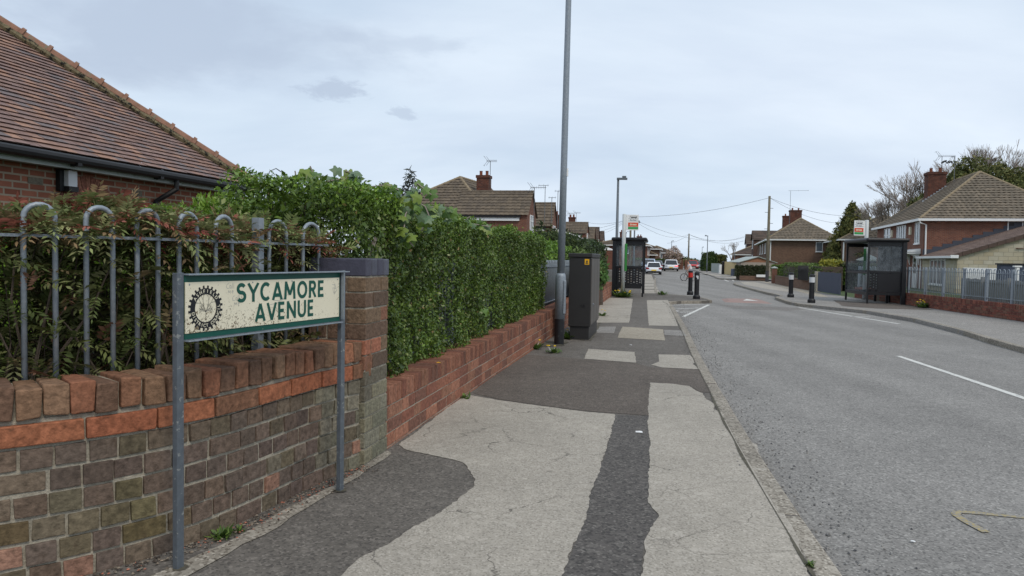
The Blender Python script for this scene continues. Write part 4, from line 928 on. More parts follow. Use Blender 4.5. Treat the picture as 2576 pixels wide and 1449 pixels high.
# dark sheets round the feet of things on the pavement: contact shade as colour
def dirt(px, py, rx, ry, z=.0075):  # lays one dark sheet as painted contact shade
    x, y = G(px, py); st(sheet('contact_shade_patch', [(x + rx * random.uniform(.7, 1.2) * math.cos(a), y + ry * random.uniform(.7, 1.2) * math.sin(a)) for a in np.linspace(0, 6.1, 15)], z, 'moss'))
for a in ((452, 1432, .035, .035), (858, 1236, .04, .04), (1406, 862, .2, .22), (1375, 868, .3, .3), (1566, 746, .35, .3)): dirt(*a)  # painted contact shade sheets round the feet
sb = MB(); q_ = [G(1428, 850), G(1483, 858), G(1506, 812)]  # dark strip along the cabinet foot, contact shade put into colour
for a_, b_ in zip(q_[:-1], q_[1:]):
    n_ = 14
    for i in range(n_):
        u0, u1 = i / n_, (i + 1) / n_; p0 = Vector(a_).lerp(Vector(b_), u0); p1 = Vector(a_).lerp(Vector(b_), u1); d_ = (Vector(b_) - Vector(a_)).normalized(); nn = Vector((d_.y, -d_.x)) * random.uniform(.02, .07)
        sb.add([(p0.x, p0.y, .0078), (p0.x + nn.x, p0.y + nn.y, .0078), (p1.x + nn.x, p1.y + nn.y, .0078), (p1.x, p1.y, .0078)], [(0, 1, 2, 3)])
st(sb.build('contact_shade_patch', 'moss'))
# litter
def litter(label, xy, r, z=.006, mat='litter', name='litter', cat='litter'):
    b = MB(); n = 7; v = [(xy[0] + r * random.uniform(.5, 1.1) * math.cos(6.28 * i / n), xy[1] + r * random.uniform(.5, 1) * math.sin(6.28 * i / n), z + random.uniform(.0, r * .25)) for i in range(n)] + [(xy[0], xy[1], z + r * .35)]
    b.add(v, [(i, (i + 1) % n, n) for i in range(n)]); tag(b.build(name, mat), label, cat)
litter('crumpled white scrap of litter on the dark asphalt strip', G(1608, 1089), .035)
litter('tiny white scrap on the pavement beyond the cabinet', G(1587, 869), .03)
litter('pale blue litter lying in the left gutter by the hatched lines', G(1702, 784, -.1), .07, z=-.09)
litter('white scrap lying on the road near the yellow spray mark', G(2296, 1366, -.1), .02, z=-.092)
litter('yellow leaf lying on the low wall coping', G(1103, 916, .48), .03, z=.49, mat='yellow_lbl', name='fallen_leaf', cat='leaf')

# ================================================================== STREET FURNITURE, LEFT
lp = thing('lamp_post', 'tall galvanised lamp post with black painted base beside the grey cabinet', 'lamp post', (*G(1406, 866), 0)); lp.rotation_euler = (0, R(.45), 0)
b = MB(); b.lathe([(.084, 0), (.084, .43)]); b.build('painted_base', 'black_base', lp, smooth=False)
b = MB(); b.lathe([(.086, .43), (.086, 1.14), (.08, 1.17), (.062, 1.2)], n=24); b.build('base', 'galv', lp, smooth=True)
b = MB(); b.lathe([(.062, 1.2), (.056, 3), (.046, 6.2), (.036, 8.0)], n=20); b.build('shaft', 'galv', lp, smooth=True)
b = MB(); b.box(.045, .09, -.09, -.03, .52, 1.08); b.build('access_door', 'galv', lp, bevel=.01)
b = MB(); b.box(-.04, .04, -.7, .05, 7.98, 8.05); b.build('lamp_head', 'galv', lp)
b = MB(); b.box(.05, .075, -.03, .0, 2.82, 2.95); b.build('bracket', 'white', lp)

c0 = G(1483, 856); crz = math.atan2(AU[1], AU[0]) - math.pi / 2
cab = thing('street_cabinet', 'tall dark grey telecoms cabinet with a yellow warning label by the lamp post', 'cabinet', (c0[0], c0[1], 0), crz)
b = MB(); b.box(-.36, -.02, .03, 1.62, -.02, .24); b.build('plinth', 'cabinet', cab, bevel=.004)
b = MB(); b.box(-.39, 0, 0, 1.65, .24, 1.47); b.build('body', 'cabinet', cab, bevel=.006)
b = MB(); b.box(-.41, .02, -.02, 1.67, 1.472, 1.545); b.build('lid', 'cabinet', cab, bevel=.012)
for k in range(3): b = MB(); b.box(.0, .014, .03 + k * .54, .55 + k * .54, .27, 1.45); b.build('door', 'cabinet2', cab, bevel=.004)
b = MB(); b.box(-.115, -.035, -.004, -.001, 1.345, 1.445); lab = b.build('warning_label', 'yellow_lbl', cab)
b = MB(); b.add([(-.099, -.006, 1.382), (-.051, -.006, 1.382), (-.075, -.006, 1.432)], [(0, 1, 2)]); b.box(-.1, -.05, -.0055, -.005, 1.358, 1.372); b.build('warning_symbol', 'ink', lab)
b = MB(); b.tube([(-.11, -.02, .62), (-.11, 0, .62)], .018, 12); b.tube([(-.16, -.012, .62), (-.16, 0, .62)], .012, 10); b.build('lock', 'black', cab, smooth=False)
b = MB(); b.tube([(.012, .35, .62), (.03, .35, .62)], .02, 12); b.build('lock', 'galv', cab)
c1 = G(1506, 812); cab2 = thing('street_cabinet', 'lower grey cabinet standing just behind the tall dark cabinet', 'cabinet', (c1[0] - .12, c1[1] + .5, 0), crz)
b = MB(); b.box(-.4, 0, 0, .8, 0, 1.12); b.build('body', 'cabinet2', cab2, bevel=.006); b = MB(); b.box(-.42, .02, -.02, .82, 1.12, 1.18); b.build('lid', 'cabinet', cab2, bevel=.01)

def busstop(label, loc, rz, side, H=3.2, pr=.075):
    t = thing('bus_stop_sign', label, 'bus stop', (*loc, 0), rz, 'bus stop flags')
    b = MB(); b.lathe([(pr, 0), (pr, H - .02), (pr * .6, H)], n=18); b.build('pole', 'bus_pole', t, smooth=True)
    w, h = .40, .6; x0 = pr * side; z1 = H - .03; xs = sorted((x0, x0 + side * (w + .07))); b = MB(); b.box(xs[0], xs[1], -.014, .014, z1 - h, z1); fl = b.build('flag', 'white', t, bevel=.003)
    a, c = sorted((x0 + side * .07, x0 + side * (w + .06)))
    def panel(z0_, z1_, mat, nm, y=-.0165, a=a, c=c): b = MB(); b.box(a, c, y, -.0145, z1 - z0_, z1 - z1_); return b.build(nm, mat, fl)
    panel(.55, .44, 'green_v', 'green_band') if False else None
    b = MB(); b.box(a, c, -.0165, -.0145, z1 - .455, z1 - .30); ob = b.build('orange_panel', 'orange', fl)
    b = MB(); b.box(a, c, -.0165, -.0145, z1 - .56, z1 - .465); gb = b.build('green_panel', 'green_v', fl)
    mx = (a + c) / 2
    text('lettering', 'threes', .1, 'cream', fl, (mx, -.018, z1 - .405), offset=.003)
    text('lettering', 'Bus Stop', .068, 'greyink', fl, (mx, -.016, z1 - .225), offset=.001)
    b = MB()
    for z in (.165, .245): b.box(a, c, -.0165, -.0145, z1 - z, z1 - z + .012)
    b.build('rule_lines', 'greyink', fl)
    b = MB(); x1, x2 = mx - .13, mx + .14                                  # bus pictogram
    b.box(x1, x1 + .012, -.0165, -.0145, z1 - .135, z1 - .06); b.box(x1, x2, -.0165, -.0145, z1 - .06, z1 - .048); b.box(x2 - .012, x2, -.0165, -.0145, z1 - .12, z1 - .06)
    b.box(x1 + .04, x2 - .012, -.0165, -.0145, z1 - .125, z1 - .09)
    for xx in (x1 + .08, x2 - .06): b.lathe([(.016, 0), (.016, .001)], 0, 0, 12); v = b.v[-24:]; b.v[-24:] = [(xx + p[0], -.0165 + p[2], z1 - .128 + p[1]) for p in v]
    b.build('bus_symbol', 'ink', fl)
    b = MB(); b.box(.04 if side > 0 else -.13, .13 if side > 0 else -.04, -pr - .02, -pr + .025, 1.0, 2.05); b.build('timetable_case', 'green_case', t, bevel=.01)
    return t
busstop('white pole with bus flag standing in front of the left black shelter', G(1566, 747), R(-3), 1)

def shelter(label, loc, rz, Wd, Ln, H, side, dark=False):
    """origin: front left foot. x across the end panel, y along the road; side=+1: road on the +x side"""
    t = thing('bus_shelter', label, 'bus shelter', (*loc, 0), rz, 'black bus shelters'); k = .05
    b = MB(); b.box(-.12, Wd + .14, -.12, Ln + .12, H - .16, H - .02); b.build('roof', 'black_paint', t, bevel=.055)
    b = MB(); b.box(Wd * .25, Wd * .55, .5, .8, H - .19, H - .161); b.build('roof_light', 'cream', t)
    wx = 0 if side > 0 else Wd        # back wall x
    posts = [(0, 0), (Wd, 0), (0, Ln), (Wd, Ln)] + [(wx, Ln / 2)]
    for x, y in posts:
        r = .055 if abs(x - wx) < .01 else .032; r = .07 if (abs(x - wx) < .01 and y == 0) else r
        b = MB(); b.box(x - r, x + r, y - r, y + r, 0, H - .16); b.build('post', 'black_paint', t, bevel=.006)
    for y in (0, Ln):
        for z0, z1 in ((.32, .42), (1.12, 1.19), (H - .3, H - .165)): b = MB(); b.box(.04, Wd - .04, y - .022, y + .022, z0, z1); b.build('frame', 'black_paint', t)
        b = MB(); b.box(.04, Wd - .04, y - .004, y + .004, 1.19, H - .3); b.build('glass', 'clear', t)
        # perforated lower panel: a plate with rows of holes
        if y > 0: continue
        b = MB(); nx, nz = (9, 7) if not (side < 0 and y == 0) else (3, 7); px0, px1, pz0, pz1 = .05, Wd - .05, .44, 1.11
        if side < 0 and y == 0: b.box(Wd * .28, Wd - .05, -.006, .006, .43, 1.11); px1 = Wd * .28
        cw, ch = (px1 - px0) / nx, (pz1 - pz0) / nz
        for i in range(nx):
            for j in range(nz):
                cx, cz = px0 + (i + .5) * cw, pz0 + (j + .5 + (.25 if i % 2 else -.25) * .6) * ch; r = min(cw, ch) * .27
                z_lo, z_hi = (pz0 + j * ch if j else pz0 - .02), (pz0 + (j + 1) * ch if j < nz - 1 else pz1 + .01)
                x0_, x1_ = px0 + i * cw, px0 + (i + 1) * cw; O = []; I = []
                for q in range(8):
                    a = 2 * math.pi * q / 8 + math.pi / 8; I.append((cx + r * math.cos(a), cz + r * math.sin(a)))
                O = [(x1_, cz + .4 * ch * .5), (x1_ - .3 * cw, z_hi), (x0_ + .3 * cw, z_hi), (x0_, cz + .2 * ch), (x0_, cz - .2 * ch), (x0_ + .3 * cw, z_lo), (x1_ - .3 * cw, z_lo), (x1_, cz - .2 * ch)]
                O[0] = (x1_, cz + .2 * ch)
                vs = [(p[0], y, p[1]) for p in O + I]; b.add(vs, [(q, (q + 1) % 8, 8 + (q + 1) % 8, 8 + q) for q in range(8)])
                b.add([(x1_, y, cz + .2 * ch), (x1_, y, z_hi), (x1_ - .3 * cw, y, z_hi)], [(0, 1, 2)]); b.add([(x0_, y, cz + .2 * ch), (x0_, y, z_hi), (x0_ + .3 * cw, y, z_hi)], [(2, 1, 0)])
                b.add([(x1_, y, cz - .2 * ch), (x1_, y, z_lo), (x1_ - .3 * cw, y, z_lo)], [(2, 1, 0)]); b.add([(x0_, y, cz - .2 * ch), (x0_, y, z_lo), (x0_ + .3 * cw, y, z_lo)], [(0, 1, 2)])
        b.build('perforated_panel', 'black_paint', t)
    b = MB()
    for z0, z1 in ((.32, .42), (1.12, 1.19), (H - .3, H - .165)):
        b.box(wx - .02, wx + .02, .06, Ln / 2 - .06, z0, z1); b.box(wx - .02, wx + .02, Ln / 2 + .06, Ln - .06, z0, z1)
    b.build('back_frame', 'black_paint', t)
    for y0 in (.06, Ln / 2 + .06): b = MB(); b.box(wx - .004, wx + .004, y0, y0 + Ln / 2 - .12, 1.19, H - .3); b.build('glass', 'clear_dark' if dark else 'clear', t); b = MB(); b.box(wx - .006, wx + .006, y0, y0 + Ln / 2 - .12, .42, 1.12); b.build('back_panel', 'black_paint', t)
    if dark:
        for x0, x1 in ((Wd * .28, Wd * .62), (Wd * .64, Wd - .06)): b = MB(); b.box(x0, x1, .012, .02, 1.2, H - .3); b.build('poster_case', 'clear_dark', t)
        b = MB(); 
        b.box(-.02, .02, .04, Ln - .04, 1.08, 1.16); b.box(-.02, .02, .04, Ln - .04, .3, .42); b.build('side_rail', 'black_paint', t)
        b = MB(); b.box(-.004, .004, .04, Ln - .04, 1.16, 1.55); b.box(-.004, .004, .04, Ln - .04, .42, 1.08); b.build('glass', 'clear', t)
    # bench on two legs near the back wall
    bx0, bx1 = sorted((wx + (.15 if side > 0 else -.15), wx + (.48 if side > 0 else -.48)))
    b = MB(); b.box(bx0, bx1, .5, Ln - .5, .5, .55); be = b.build('bench', 'black_paint', t, bevel=.01)
    for y in (.65, Ln - .7): b = MB(); b.box((bx0 + bx1) / 2 - .04, (bx0 + bx1) / 2 + .04, y, y + .08, 0, .5); b.build('leg', 'black_paint', be)
    return t
shelter('black bus shelter behind the white bus stop pole on the left pavement', G(1543, 745), R(-11), 1.12, 2.9, 2.33, +1)
shelter('black bus shelter with bench on the right pavement near the railing', G(2181, 764), R(-9), 1.2, 2.7, 2.4, -1, dark=True)
bs = busstop('white pole with bus flag rising behind the right black shelter', (14.2, 30.0), R(8), -1, H=3.2)

def bollard(label, xy, kind):
    t = thing('bollard', label, 'bollard', (*xy, 0), 0, 'black bollards on the kerb build-outs')
    b = MB(); b.lathe([(.135, -.02), (.135, .10), (.11, .14), (.092, .16), (.088, .7), (.095, .705), (.095, .95), (.09, .97), (.098, .975), (.095, 1.0), (.06, 1.03)], n=20); b.build('post', 'black_paint', t, smooth=False)
    if kind == 'torn':
        b = MB()
        for a0, a1, z0, z1, z2, z3 in ((-2.2, -1.8, .84, .9, .8, .88), (-1.8, -1.5, .8, .88, .74, .9), (-1.5, -1.2, .74, .9, .77, .86), (-2.2, -1.2, .71, .735, .72, .74)):
            q = lambda a, z: (.0965 * math.cos(a), .0965 * math.sin(a), z); b.add([q(a0, z0), q(a1, z2), q(a1, z3), q(a0, z1)], [(0, 1, 2, 3)])
        b.build('torn_sticker', 'band_w', t)
    else:
        b = MB(); b.lathe([(.097, .74), (.097, .93)], n=20); b.build('reflective_band', 'band_r' if kind == 'red' else 'band_w', t)
bollard('black bollard with a red band, left rear of the two on the near build-out', G(1736, 741), 'red')
bollard('black bollard with a torn white sticker, front of the near build-out', G(1752, 752), 'torn')
bollard('black bollard with white band, farther of the two beside the right kerb', G(1989, 748), 'white')
bollard('black bollard with white band, nearer of the two beside the right kerb', G(2041, 762), 'white')

def lamp(label, px, pytop, Y, H, side=1, r=.07):
    side *= .5; t = thing('lamp_post', label, 'lamp post', (X(px, Y), Y, 0), 0, 'street lamps down the road')
    b = MB(); b.lathe([(r * 1.4, -.1), (r * 1.4, 1.1), (r, 1.2), (r * .65, H)], n=10); b.build('shaft', 'galv_dark', t, smooth=True)
    b = MB(); b.box(min(-.05, side * .75), max(.05, side * .75), -.08, .08, H - .02, H + .06); b.box(side * .5 - .08, side * .5 + .08, -.04, .04, H + .06, H + .14); b.build('lamp_head', 'galv_dark', t)
    return t
def hz(px): return 724.5 - FPX * math.tan(R(PITCH)) + (px - CX) * math.tan(R(ROLL))
for lb, px, py, Y in (('slim lamp post rising behind the left bus shelter', 1549, 452, 31.5), ('lamp post beside the pink blossom tree', 1687, 607, 135), ('lamp post rising above the dark rounded bush', 1777, 594, 100), ('most distant lamp post left of the rounded bush', 1764, 622, 180), ('small far lamp post before the brown roofed house', 1846, 620, 120)):
    lamp(lb, px, py, Y, EYE + (hz(px) - py) / FPX * Y, side=1 if px in (1549, 1687, 1764) else -1)
lamp('thin lamp post seen behind the left bus stop flag', 1593, 575, 52, EYE + (hz(1593) - 560) / FPX * 52, 1)
def woodpole(label, px, py, pyb, Y, r=.13):
    x = X(px, Y); H = EYE + (hz(px) - py) / FPX * Y; t = thing('telegraph_pole', label, 'telegraph pole', (x, Y, 0), 0, 'wooden telegraph poles')
    b = MB(); b.lathe([(r * 1.15, -.1), (r, H * .5), (r * .8, H)], n=12); b.build('pole', 'pole_wood', t, smooth=True)
    b = MB()
    for i, z in enumerate((H - .9, H - 1.2, H - 2.0, H - 2.4, H - 2.8)):
        b.box(-.3 if i % 2 else -.02, .02 if i % 2 else .3, -.02, .02, z, z + .03)
    b.build('step_irons', 'galv_dark', t); b = MB(); b.lathe([(r * 1.2, -.09), (r * 1.12, .8)], n=12); b.build('base_sleeve', 'wire', t) if px == 1929 else None
    return Vector((x, Y, H))
W1 = woodpole('tall telegraph pole in front of the house on the right corner', 1929, 494, 708, 54.5, .105)
W2 = woodpole('telegraph pole standing behind the left bus stop flag', 1583, 546, 700, 60, .09)
W3 = woodpole('distant telegraph pole in the middle of the view', 1730, 588, 680, 116, .12)
def wire(a, c, sag=.5, r=.013, lb=''):
    a, c = Vector(a), Vector(c); n = 14; b = MB(); b.tube([a.lerp(c, i / n) - Vector((0, 0, sag * 4 * (i / n) * (1 - i / n))) for i in range(n + 1)], r, 4); tag(b.build('overhead_wire', 'wire'), lb, 'wire', 'overhead telephone wires')
up = Vector((0, 0, .0))
for (a, c, sg, lb) in ((W1, W2, .35, 'overhead wire between the corner house pole and the bus stop flag pole'), (W1, P(2182, 541, 62), .5, 'upper overhead wire from the corner house pole to the conifer'), (W1, P(2115, 562, 66), .4, 'lower overhead wire from the corner house pole towards the roofs'),
                       (W2, W3, 1.0, 'overhead wire between the bus stop flag pole and the distant pole'), (W2, P(1875, 594, 110), 1.2, 'long overhead wire from the flag pole to the dark gabled house'), (W2, P(1477, 559, 80), .3, 'topmost wire fanning left from the flag pole'),
                       (W2, P(1430, 580, 70), .3, 'second wire fanning left from the flag pole'), (W2, P(1480, 585, 90), .3, 'third wire fanning left from the flag pole'), (W2, P(1500, 590, 110), .3, 'lowest wire fanning left from the flag pole'),
                       (W3, P(1678, 612, 130), .3, 'overhead wire from the distant pole to the blossom tree'), (W3, P(1872, 597, 122), .8, 'upper overhead wire from the distant pole to the dark houses'), (W3, P(1872, 606, 122), .8, 'lower overhead wire from the distant pole to the dark houses')):
    wire(a - Vector((0, 0, .12)), c, sg, .010 if a is not W3 else .015, lb)

# ================================================================== BUILDINGS
def roof(b, A, B, C, D, gauge, tw, th=.03, cols=None, rib=0., slit=None):
    """overlapping tile courses on the plane A,B (eave, left to right seen from outside), C above B, D above A"""
    A, B, C, D = map(Vector, (A, B, C, D)); nrm = (B - A).cross(D - A if (D - A).length > .01 else C - A).normalized()
    hgt = max((D - A).length, (C - B).length); mid = ((D + C) / 2 - (A + B) / 2).length; rows = max(2, int(mid / gauge))
    for r in range(rows):
        t0, t1 = r / rows, (r + 1) / rows; t1 = min(1, t1 + .22 / rows); a0, b0, a1, b1 = A.lerp(D, t0), B.lerp(C, t0), A.lerp(D, t1), B.lerp(C, t1)
        wd = (b0 - a0).length; n = max(1, int(wd / tw)); off = (r % 2) * .5 if not rib else 0
        us = [0] + [min(1, max(0, (i + off) / n)) for i in range(0 if off else 1, n)] + [1]
        for i in range(len(us) - 1):
            if us[i + 1] - us[i] < 1e-4: continue
            c = random.choice(cols); k = random.uniform(.95, 1.05); c = tuple(v * k for v in c); u0, u1 = us[i], us[i + 1]; j = jit(.004)
            pa, pb, pc, pd = a0.lerp(b0, u0), a0.lerp(b0, u1), a1.lerp(b1, u1), a1.lerp(b1, u0); up = nrm * (th + j); sl_ = (pd - pa) * .17; dn = nrm * .004
            if rib:
                pm, qm = (pa + pb) / 2, (pc + pd) / 2; rb = nrm * rib
                b.add([pa + sl_, pb + sl_, pa + up, pm + up + rb, pb + up, pc + dn, qm + dn + rb, pd + dn], [(0, 1, 4, 3, 2), (2, 3, 6, 7), (3, 4, 5, 6)], c)
            else: b.add([pa + sl_, pb + sl_, pb + up, pc + dn, pd + dn, pa + up], [(0, 1, 2, 5), (5, 2, 3, 4)], c)
def ridge(b, p, q, r=.11, seg=.4, col=(1, 1, 1), bump=.012):
    p, q = Vector(p), Vector(q); n = max(1, int((q - p).length / seg))
    for i in range(n):
        a, c = p.lerp(q, i / n), p.lerp(q, (i + 1) / n); b.tube([a, a.lerp(c, .93), a.lerp(c, .94), c], [r, r, r + bump, r + bump], 8, col)
def window(parent, side, u, z, w_, h, W, L_, lights=2, sill=True, glass='glass', off=0., d=.05, top=None):
    """side f: plane y=off facing -y, l: x=off facing -x, r: x=W+off facing +x ; u along the wall"""
    def bx(b, u0, u1, z0, z1, d0, d1, col=(1, 1, 1)):
        if side == 'f': b.box(u0, u1, off - d1, off - d0, z0, z1)
        elif side == 'l': b.box(off - d1, off - d0, u0, u1, z0, z1)
        else: b.box(W + off + d0, W + off + d1, u0, u1, z0, z1)
    f = MB(); t = .055; u0, u1, z0, z1 = u, u + w_, z, z + h
    bx(f, u0, u1, z0, z0 + t, .002, d); bx(f, u0, u1, z1 - t, z1, .002, d); bx(f, u0, u0 + t, z0 + t, z1 - t, .002, d); bx(f, u1 - t, u1, z0 + t, z1 - t, .002, d)
    for i in range(1, lights): c = u0 + w_ * i / lights; bx(f, c - .035, c + .035, z0 + t, z1 - t, .002, d)
    if top: bx(f, u0 + t, u1 - t, z0 + h * top - .03, z0 + h * top + .03, .002, d - .004)
    if sill: bx(f, u0 - .06, u1 + .06, z0 - .07, z0 - .001, .002, d + .05)
    o = f.build('window', 'white', parent); p = MB(); bx(p, u0 + t - .003, u1 - t + .003, z0 + t - .003, z1 - t + .003, .003, .018); p.build('pane', glass, o)
    return o
def chimney(parent, x, y, z0, z1, w_=.9, d_=.6, pots=2, aerial=None, mat='chimney'):
    b = MB(); b.box(x - w_ / 2, x + w_ / 2, y - d_ / 2, y + d_ / 2, z0, z1); b.box(x - w_ / 2 - .05, x + w_ / 2 + .05, y - d_ / 2 - .05, y + d_ / 2 + .05, z1 - .17, z1 + .01); o = b.build('chimney', mat, parent)
    for i in range(pots):
        b = MB(); xx = x + (i - (pots - 1) / 2) * w_ * .5; b.lathe([(.12, z1), (.1, z1 + .1), (.1, z1 + .28), (.12, z1 + .32)], xx, y, 10); b.build('chimney_pot', 'pot', o)
    return o
def aerial(parent, x, y, z0, z1, arm=1.1, ang=0., kind='yagi'):
    b = MB(); b.tube([(x, y, z0), (x, y, z1)], .022, 5); ca, sa = math.cos(ang), math.sin(ang); q = lambda t, s=0, h=0: (x + ca * t - sa * s, y + sa * t + ca * s, z1 + h)
    b.tube([q(-.25), q(arm)], .015, 4)
    n = 9 if kind == 'yagi' else 3
    for i in range(n): t = -.2 + (arm + .15) * i / (n - 1); b.tube([q(t, 0, -.1), q(t, 0, .1)], .007, 3); b.tube([q(t, -.14), q(t, .14)], .007, 3)
    if kind == 'yagi':
        for s_ in (-1, 1): b.tube([q(-.2, 0, 0), q(-.42, 0, .3 * s_)], .01, 4); b.tube([q(-.05, 0, 0), q(-.28, 0, .3 * s_)], .01, 4); b.tube([q(-.42, -.2, .3 * s_), q(-.42, .2, .3 * s_)], .01, 4)
    b.build('aerial', 'alu', parent)
gc = [lin(114, 105, 93), lin(108, 100, 89), lin(120, 110, 97)]
gbrown = [lin(104, 94, 82), lin(99, 90, 80), lin(110, 99, 86)]
gdark = [lin(86, 76, 70), lin(80, 72, 66), lin(92, 80, 72)]
def hiphouse(name, label, loc, rz, W, L_, ez, rise, brick='brick_house', cols=gc, gauge=.3, tw=.3, rib=.025, ov=.25, group=None, gut='white', ridgem='ridge_grey'):
    t = thing(name, label, 'house', (*loc, 0), rz, group)
    b = MB(); b.box(0, W, 0, L_, -.1, ez - .02); b.build('wall', brick, t)
    h = W / 2; E0 = (-ov, -ov, ez); E1 = (W + ov, -ov, ez); E2 = (W + ov, L_ + ov, ez); E3 = (-ov, L_ + ov, ez); R0 = (h, h, ez + rise); R1 = (h, L_ - h, ez + rise)
    b = MB(); roof(b, E0, E1, R0, R0, gauge, tw, .055, cols=cols, rib=rib); roof(b, E3, E0, R0, R1, gauge, tw, .055, cols=cols, rib=rib); roof(b, E1, E2, R1, R0, gauge, tw, .055, cols=cols, rib=rib); roof(b, E2, E3, R1, R1, gauge, tw, .055, cols=cols, rib=rib)
    b.box(-ov + .03, W + ov - .03, -ov + .03, L_ + ov - .03, ez - .05, ez - .012); ro = b.build('roof', 'concrete_tile', t)
    b = MB()
    for p, q in ((E0, R0), (E1, R0), (R0, R1), (E2, R1), (E3, R1)): ridge(b, p, q, .1, .38, random.choice(cols))
    b.build('ridge_tiles', ridgem, ro)
    b = MB(); g = .11
    for x0, x1, y0, y1 in ((-ov - g, W + ov + g, -ov - g, -ov - .002), (-ov - g, W + ov + g, L_ + ov + .002, L_ + ov + g), (-ov - g, -ov - .002, -ov - .0, L_ + ov), (W + ov + .002, W + ov + g, -ov, L_ + ov)): b.box(x0, x1, y0, y1, ez - .13, ez + .015)
    b.build('gutter', gut, t); return t, R0, R1
def downpipe(t, pts, r=.035, mat='white'): b = MB(); b.tube(pts, r, 7); b.build('downpipe', mat, t)

# ---- near left bungalow
BU = R(-12.6); bq = (-4.28, 12.25)          # far right corner of the eave
bung = thing('bungalow', 'red brick bungalow with a big plain tiled hipped roof behind the left hedge', 'bungalow', (*bq, 0), BU)
EZ = 2.55; TP = math.tan(R(39.4)); BW, BL = 9.0, 17.0         # local: eave corner at 0,0 ; house spans x -BW..0, y -BL..0
b = MB(); b.box(-BW + .22, -.22, -BL + .22, -.22, -.1, EZ - .1); b.build('wall', 'brick_bung', bung)
h = BW / 2; rz_ = EZ + h * TP
tc_ = [lin(134, 112, 106), lin(128, 107, 102), lin(138, 115, 107), lin(124, 106, 102), lin(132, 108, 100), lin(142, 114, 102), lin(118, 108, 108), lin(154, 122, 106)]
b = MB(); roof(b, (0, -BL, EZ), (0, 0, EZ), (-h, -h, rz_), (-h, -BL + h, rz_), .094, .165, .026, tc_); roof(b, (0, 0, EZ), (-BW, 0, EZ), (-h, -h, rz_), (-h, -h, rz_), .15, .3, .02, tc_)
roof(b, (-BW, 0, EZ), (-BW, -BL, EZ), (-h, -BL + h, rz_), (-h, -h, rz_), .3, .5, .02, tc_); roof(b, (-BW, -BL, EZ), (0, -BL, EZ), (-h, -BL + h, rz_), (-h, -BL + h, rz_), .3, .5, .02, tc_)
br = b.build('roof', 'tile', bung)
b = MB(); p, q = Vector((.02, .02, EZ + .05)), Vector((-h, -h, rz_ + .05)); n = 20
for i in range(n):
    a, c = p.lerp(q, i / n), p.lerp(q, (i + 1) / n); b.tube([a, a.lerp(c, .88), a.lerp(c, .885), a.lerp(c, 1.02)], [.085, .085, .115, .115], 8)
b.build('hip_tiles', 'terracotta', br)
b = MB(); dd = Vector((.055, -.075, -.05))
for i in range(60):
    a, c = p.lerp(q, i / 60) + dd, p.lerp(q, (i + 1) / 60) + dd; b.tube([a, c], [random.uniform(.035, .06), random.uniform(.035, .06)], 6, caps=False)
b.build('bedding', 'bedding', br)
b = MB(); b.tube([(.05, .05, EZ + .04), (.16, .16, EZ + .12), (.2, .2, EZ + .26), (.27, .27, EZ + .31), (.33, .33, EZ + .26)], .010, 6); b.build('hip_iron', 'galv', br)
b = MB(); b.box(-.035, -.012, -BL, 0, EZ - .17, EZ - .035); b.box(-.21, -.036, -BL + .2, -.01, EZ - .16, EZ - .145); b.build('fascia', 'fascia', bung)
def halfround(b, p, q, r): b.tube([p, q], r, 10)
b = MB(); halfround(b, (.055, -BL, EZ - .045), (.055, .03, EZ - .075), .056)
for y in (-.9, -2.3, -3.7, -5.1, -6.5): b.box(-.012, .1, y - .03, y + .03, EZ - .14, EZ - .09)
b.build('gutter', 'black', bung, smooth=False)
gy = -5.15
downpipe(bung, [(.05, -1.95, EZ - .08), (.05, -1.95, EZ - .24), (-.05, -2.03, EZ - .33), (-.16, -2.1, EZ - .42), (-.17, -2.1, EZ - .6), (-.17, -2.1, 0)], .037, 'black')
b = MB(); b.box(-.22, -.1, -3.66, -3.53, EZ - .36, EZ - .175); b.build('wall_light', 'band_w', bung); b = MB(); b.box(-.22, -.09, -3.66, -3.52, EZ - .42, EZ - .361); b.box(-.221, -.16, -3.72, -3.661, EZ - .42, EZ - .175); b.build('light_bracket', 'black', bung)
b = MB()                                   # relieving arch of tapered bricks
for k in range(17):
    a0 = math.pi * (k + .06) / 17; a1 = math.pi * (k + .94) / 17; f = lambda r_, a: (-3.25 + r_ * math.cos(a), EZ - .66 + r_ * math.sin(a))
    P4 = [f(.24, a0), f(.46, a0), f(.46, a1), f(.24, a1)]; b.hexa([(-.222, *P4[0]), (-.222, *P4[1]), (-.222, *P4[2]), (-.222, *P4[3]), (-.205, *P4[0]), (-.205, *P4[1]), (-.205, *P4[2]), (-.205, *P4[3])], random.choice([lin(134, 82, 64), lin(122, 74, 60), lin(144, 92, 70)]))
b.build('brick_arch', 'brick_near', bung)
for y in (-4.1, -2.5):
    b = MB(); b.box(-.221, -.212, y, y + .2, EZ - .37, EZ - .30); b.build('air_brick', 'mortar_dark', bung)

def LP(h, px, py, Y): return Matrix.Rotation(-h.rotation_euler.z, 3, 'Z') @ (P(px, py, Y) - h.location)
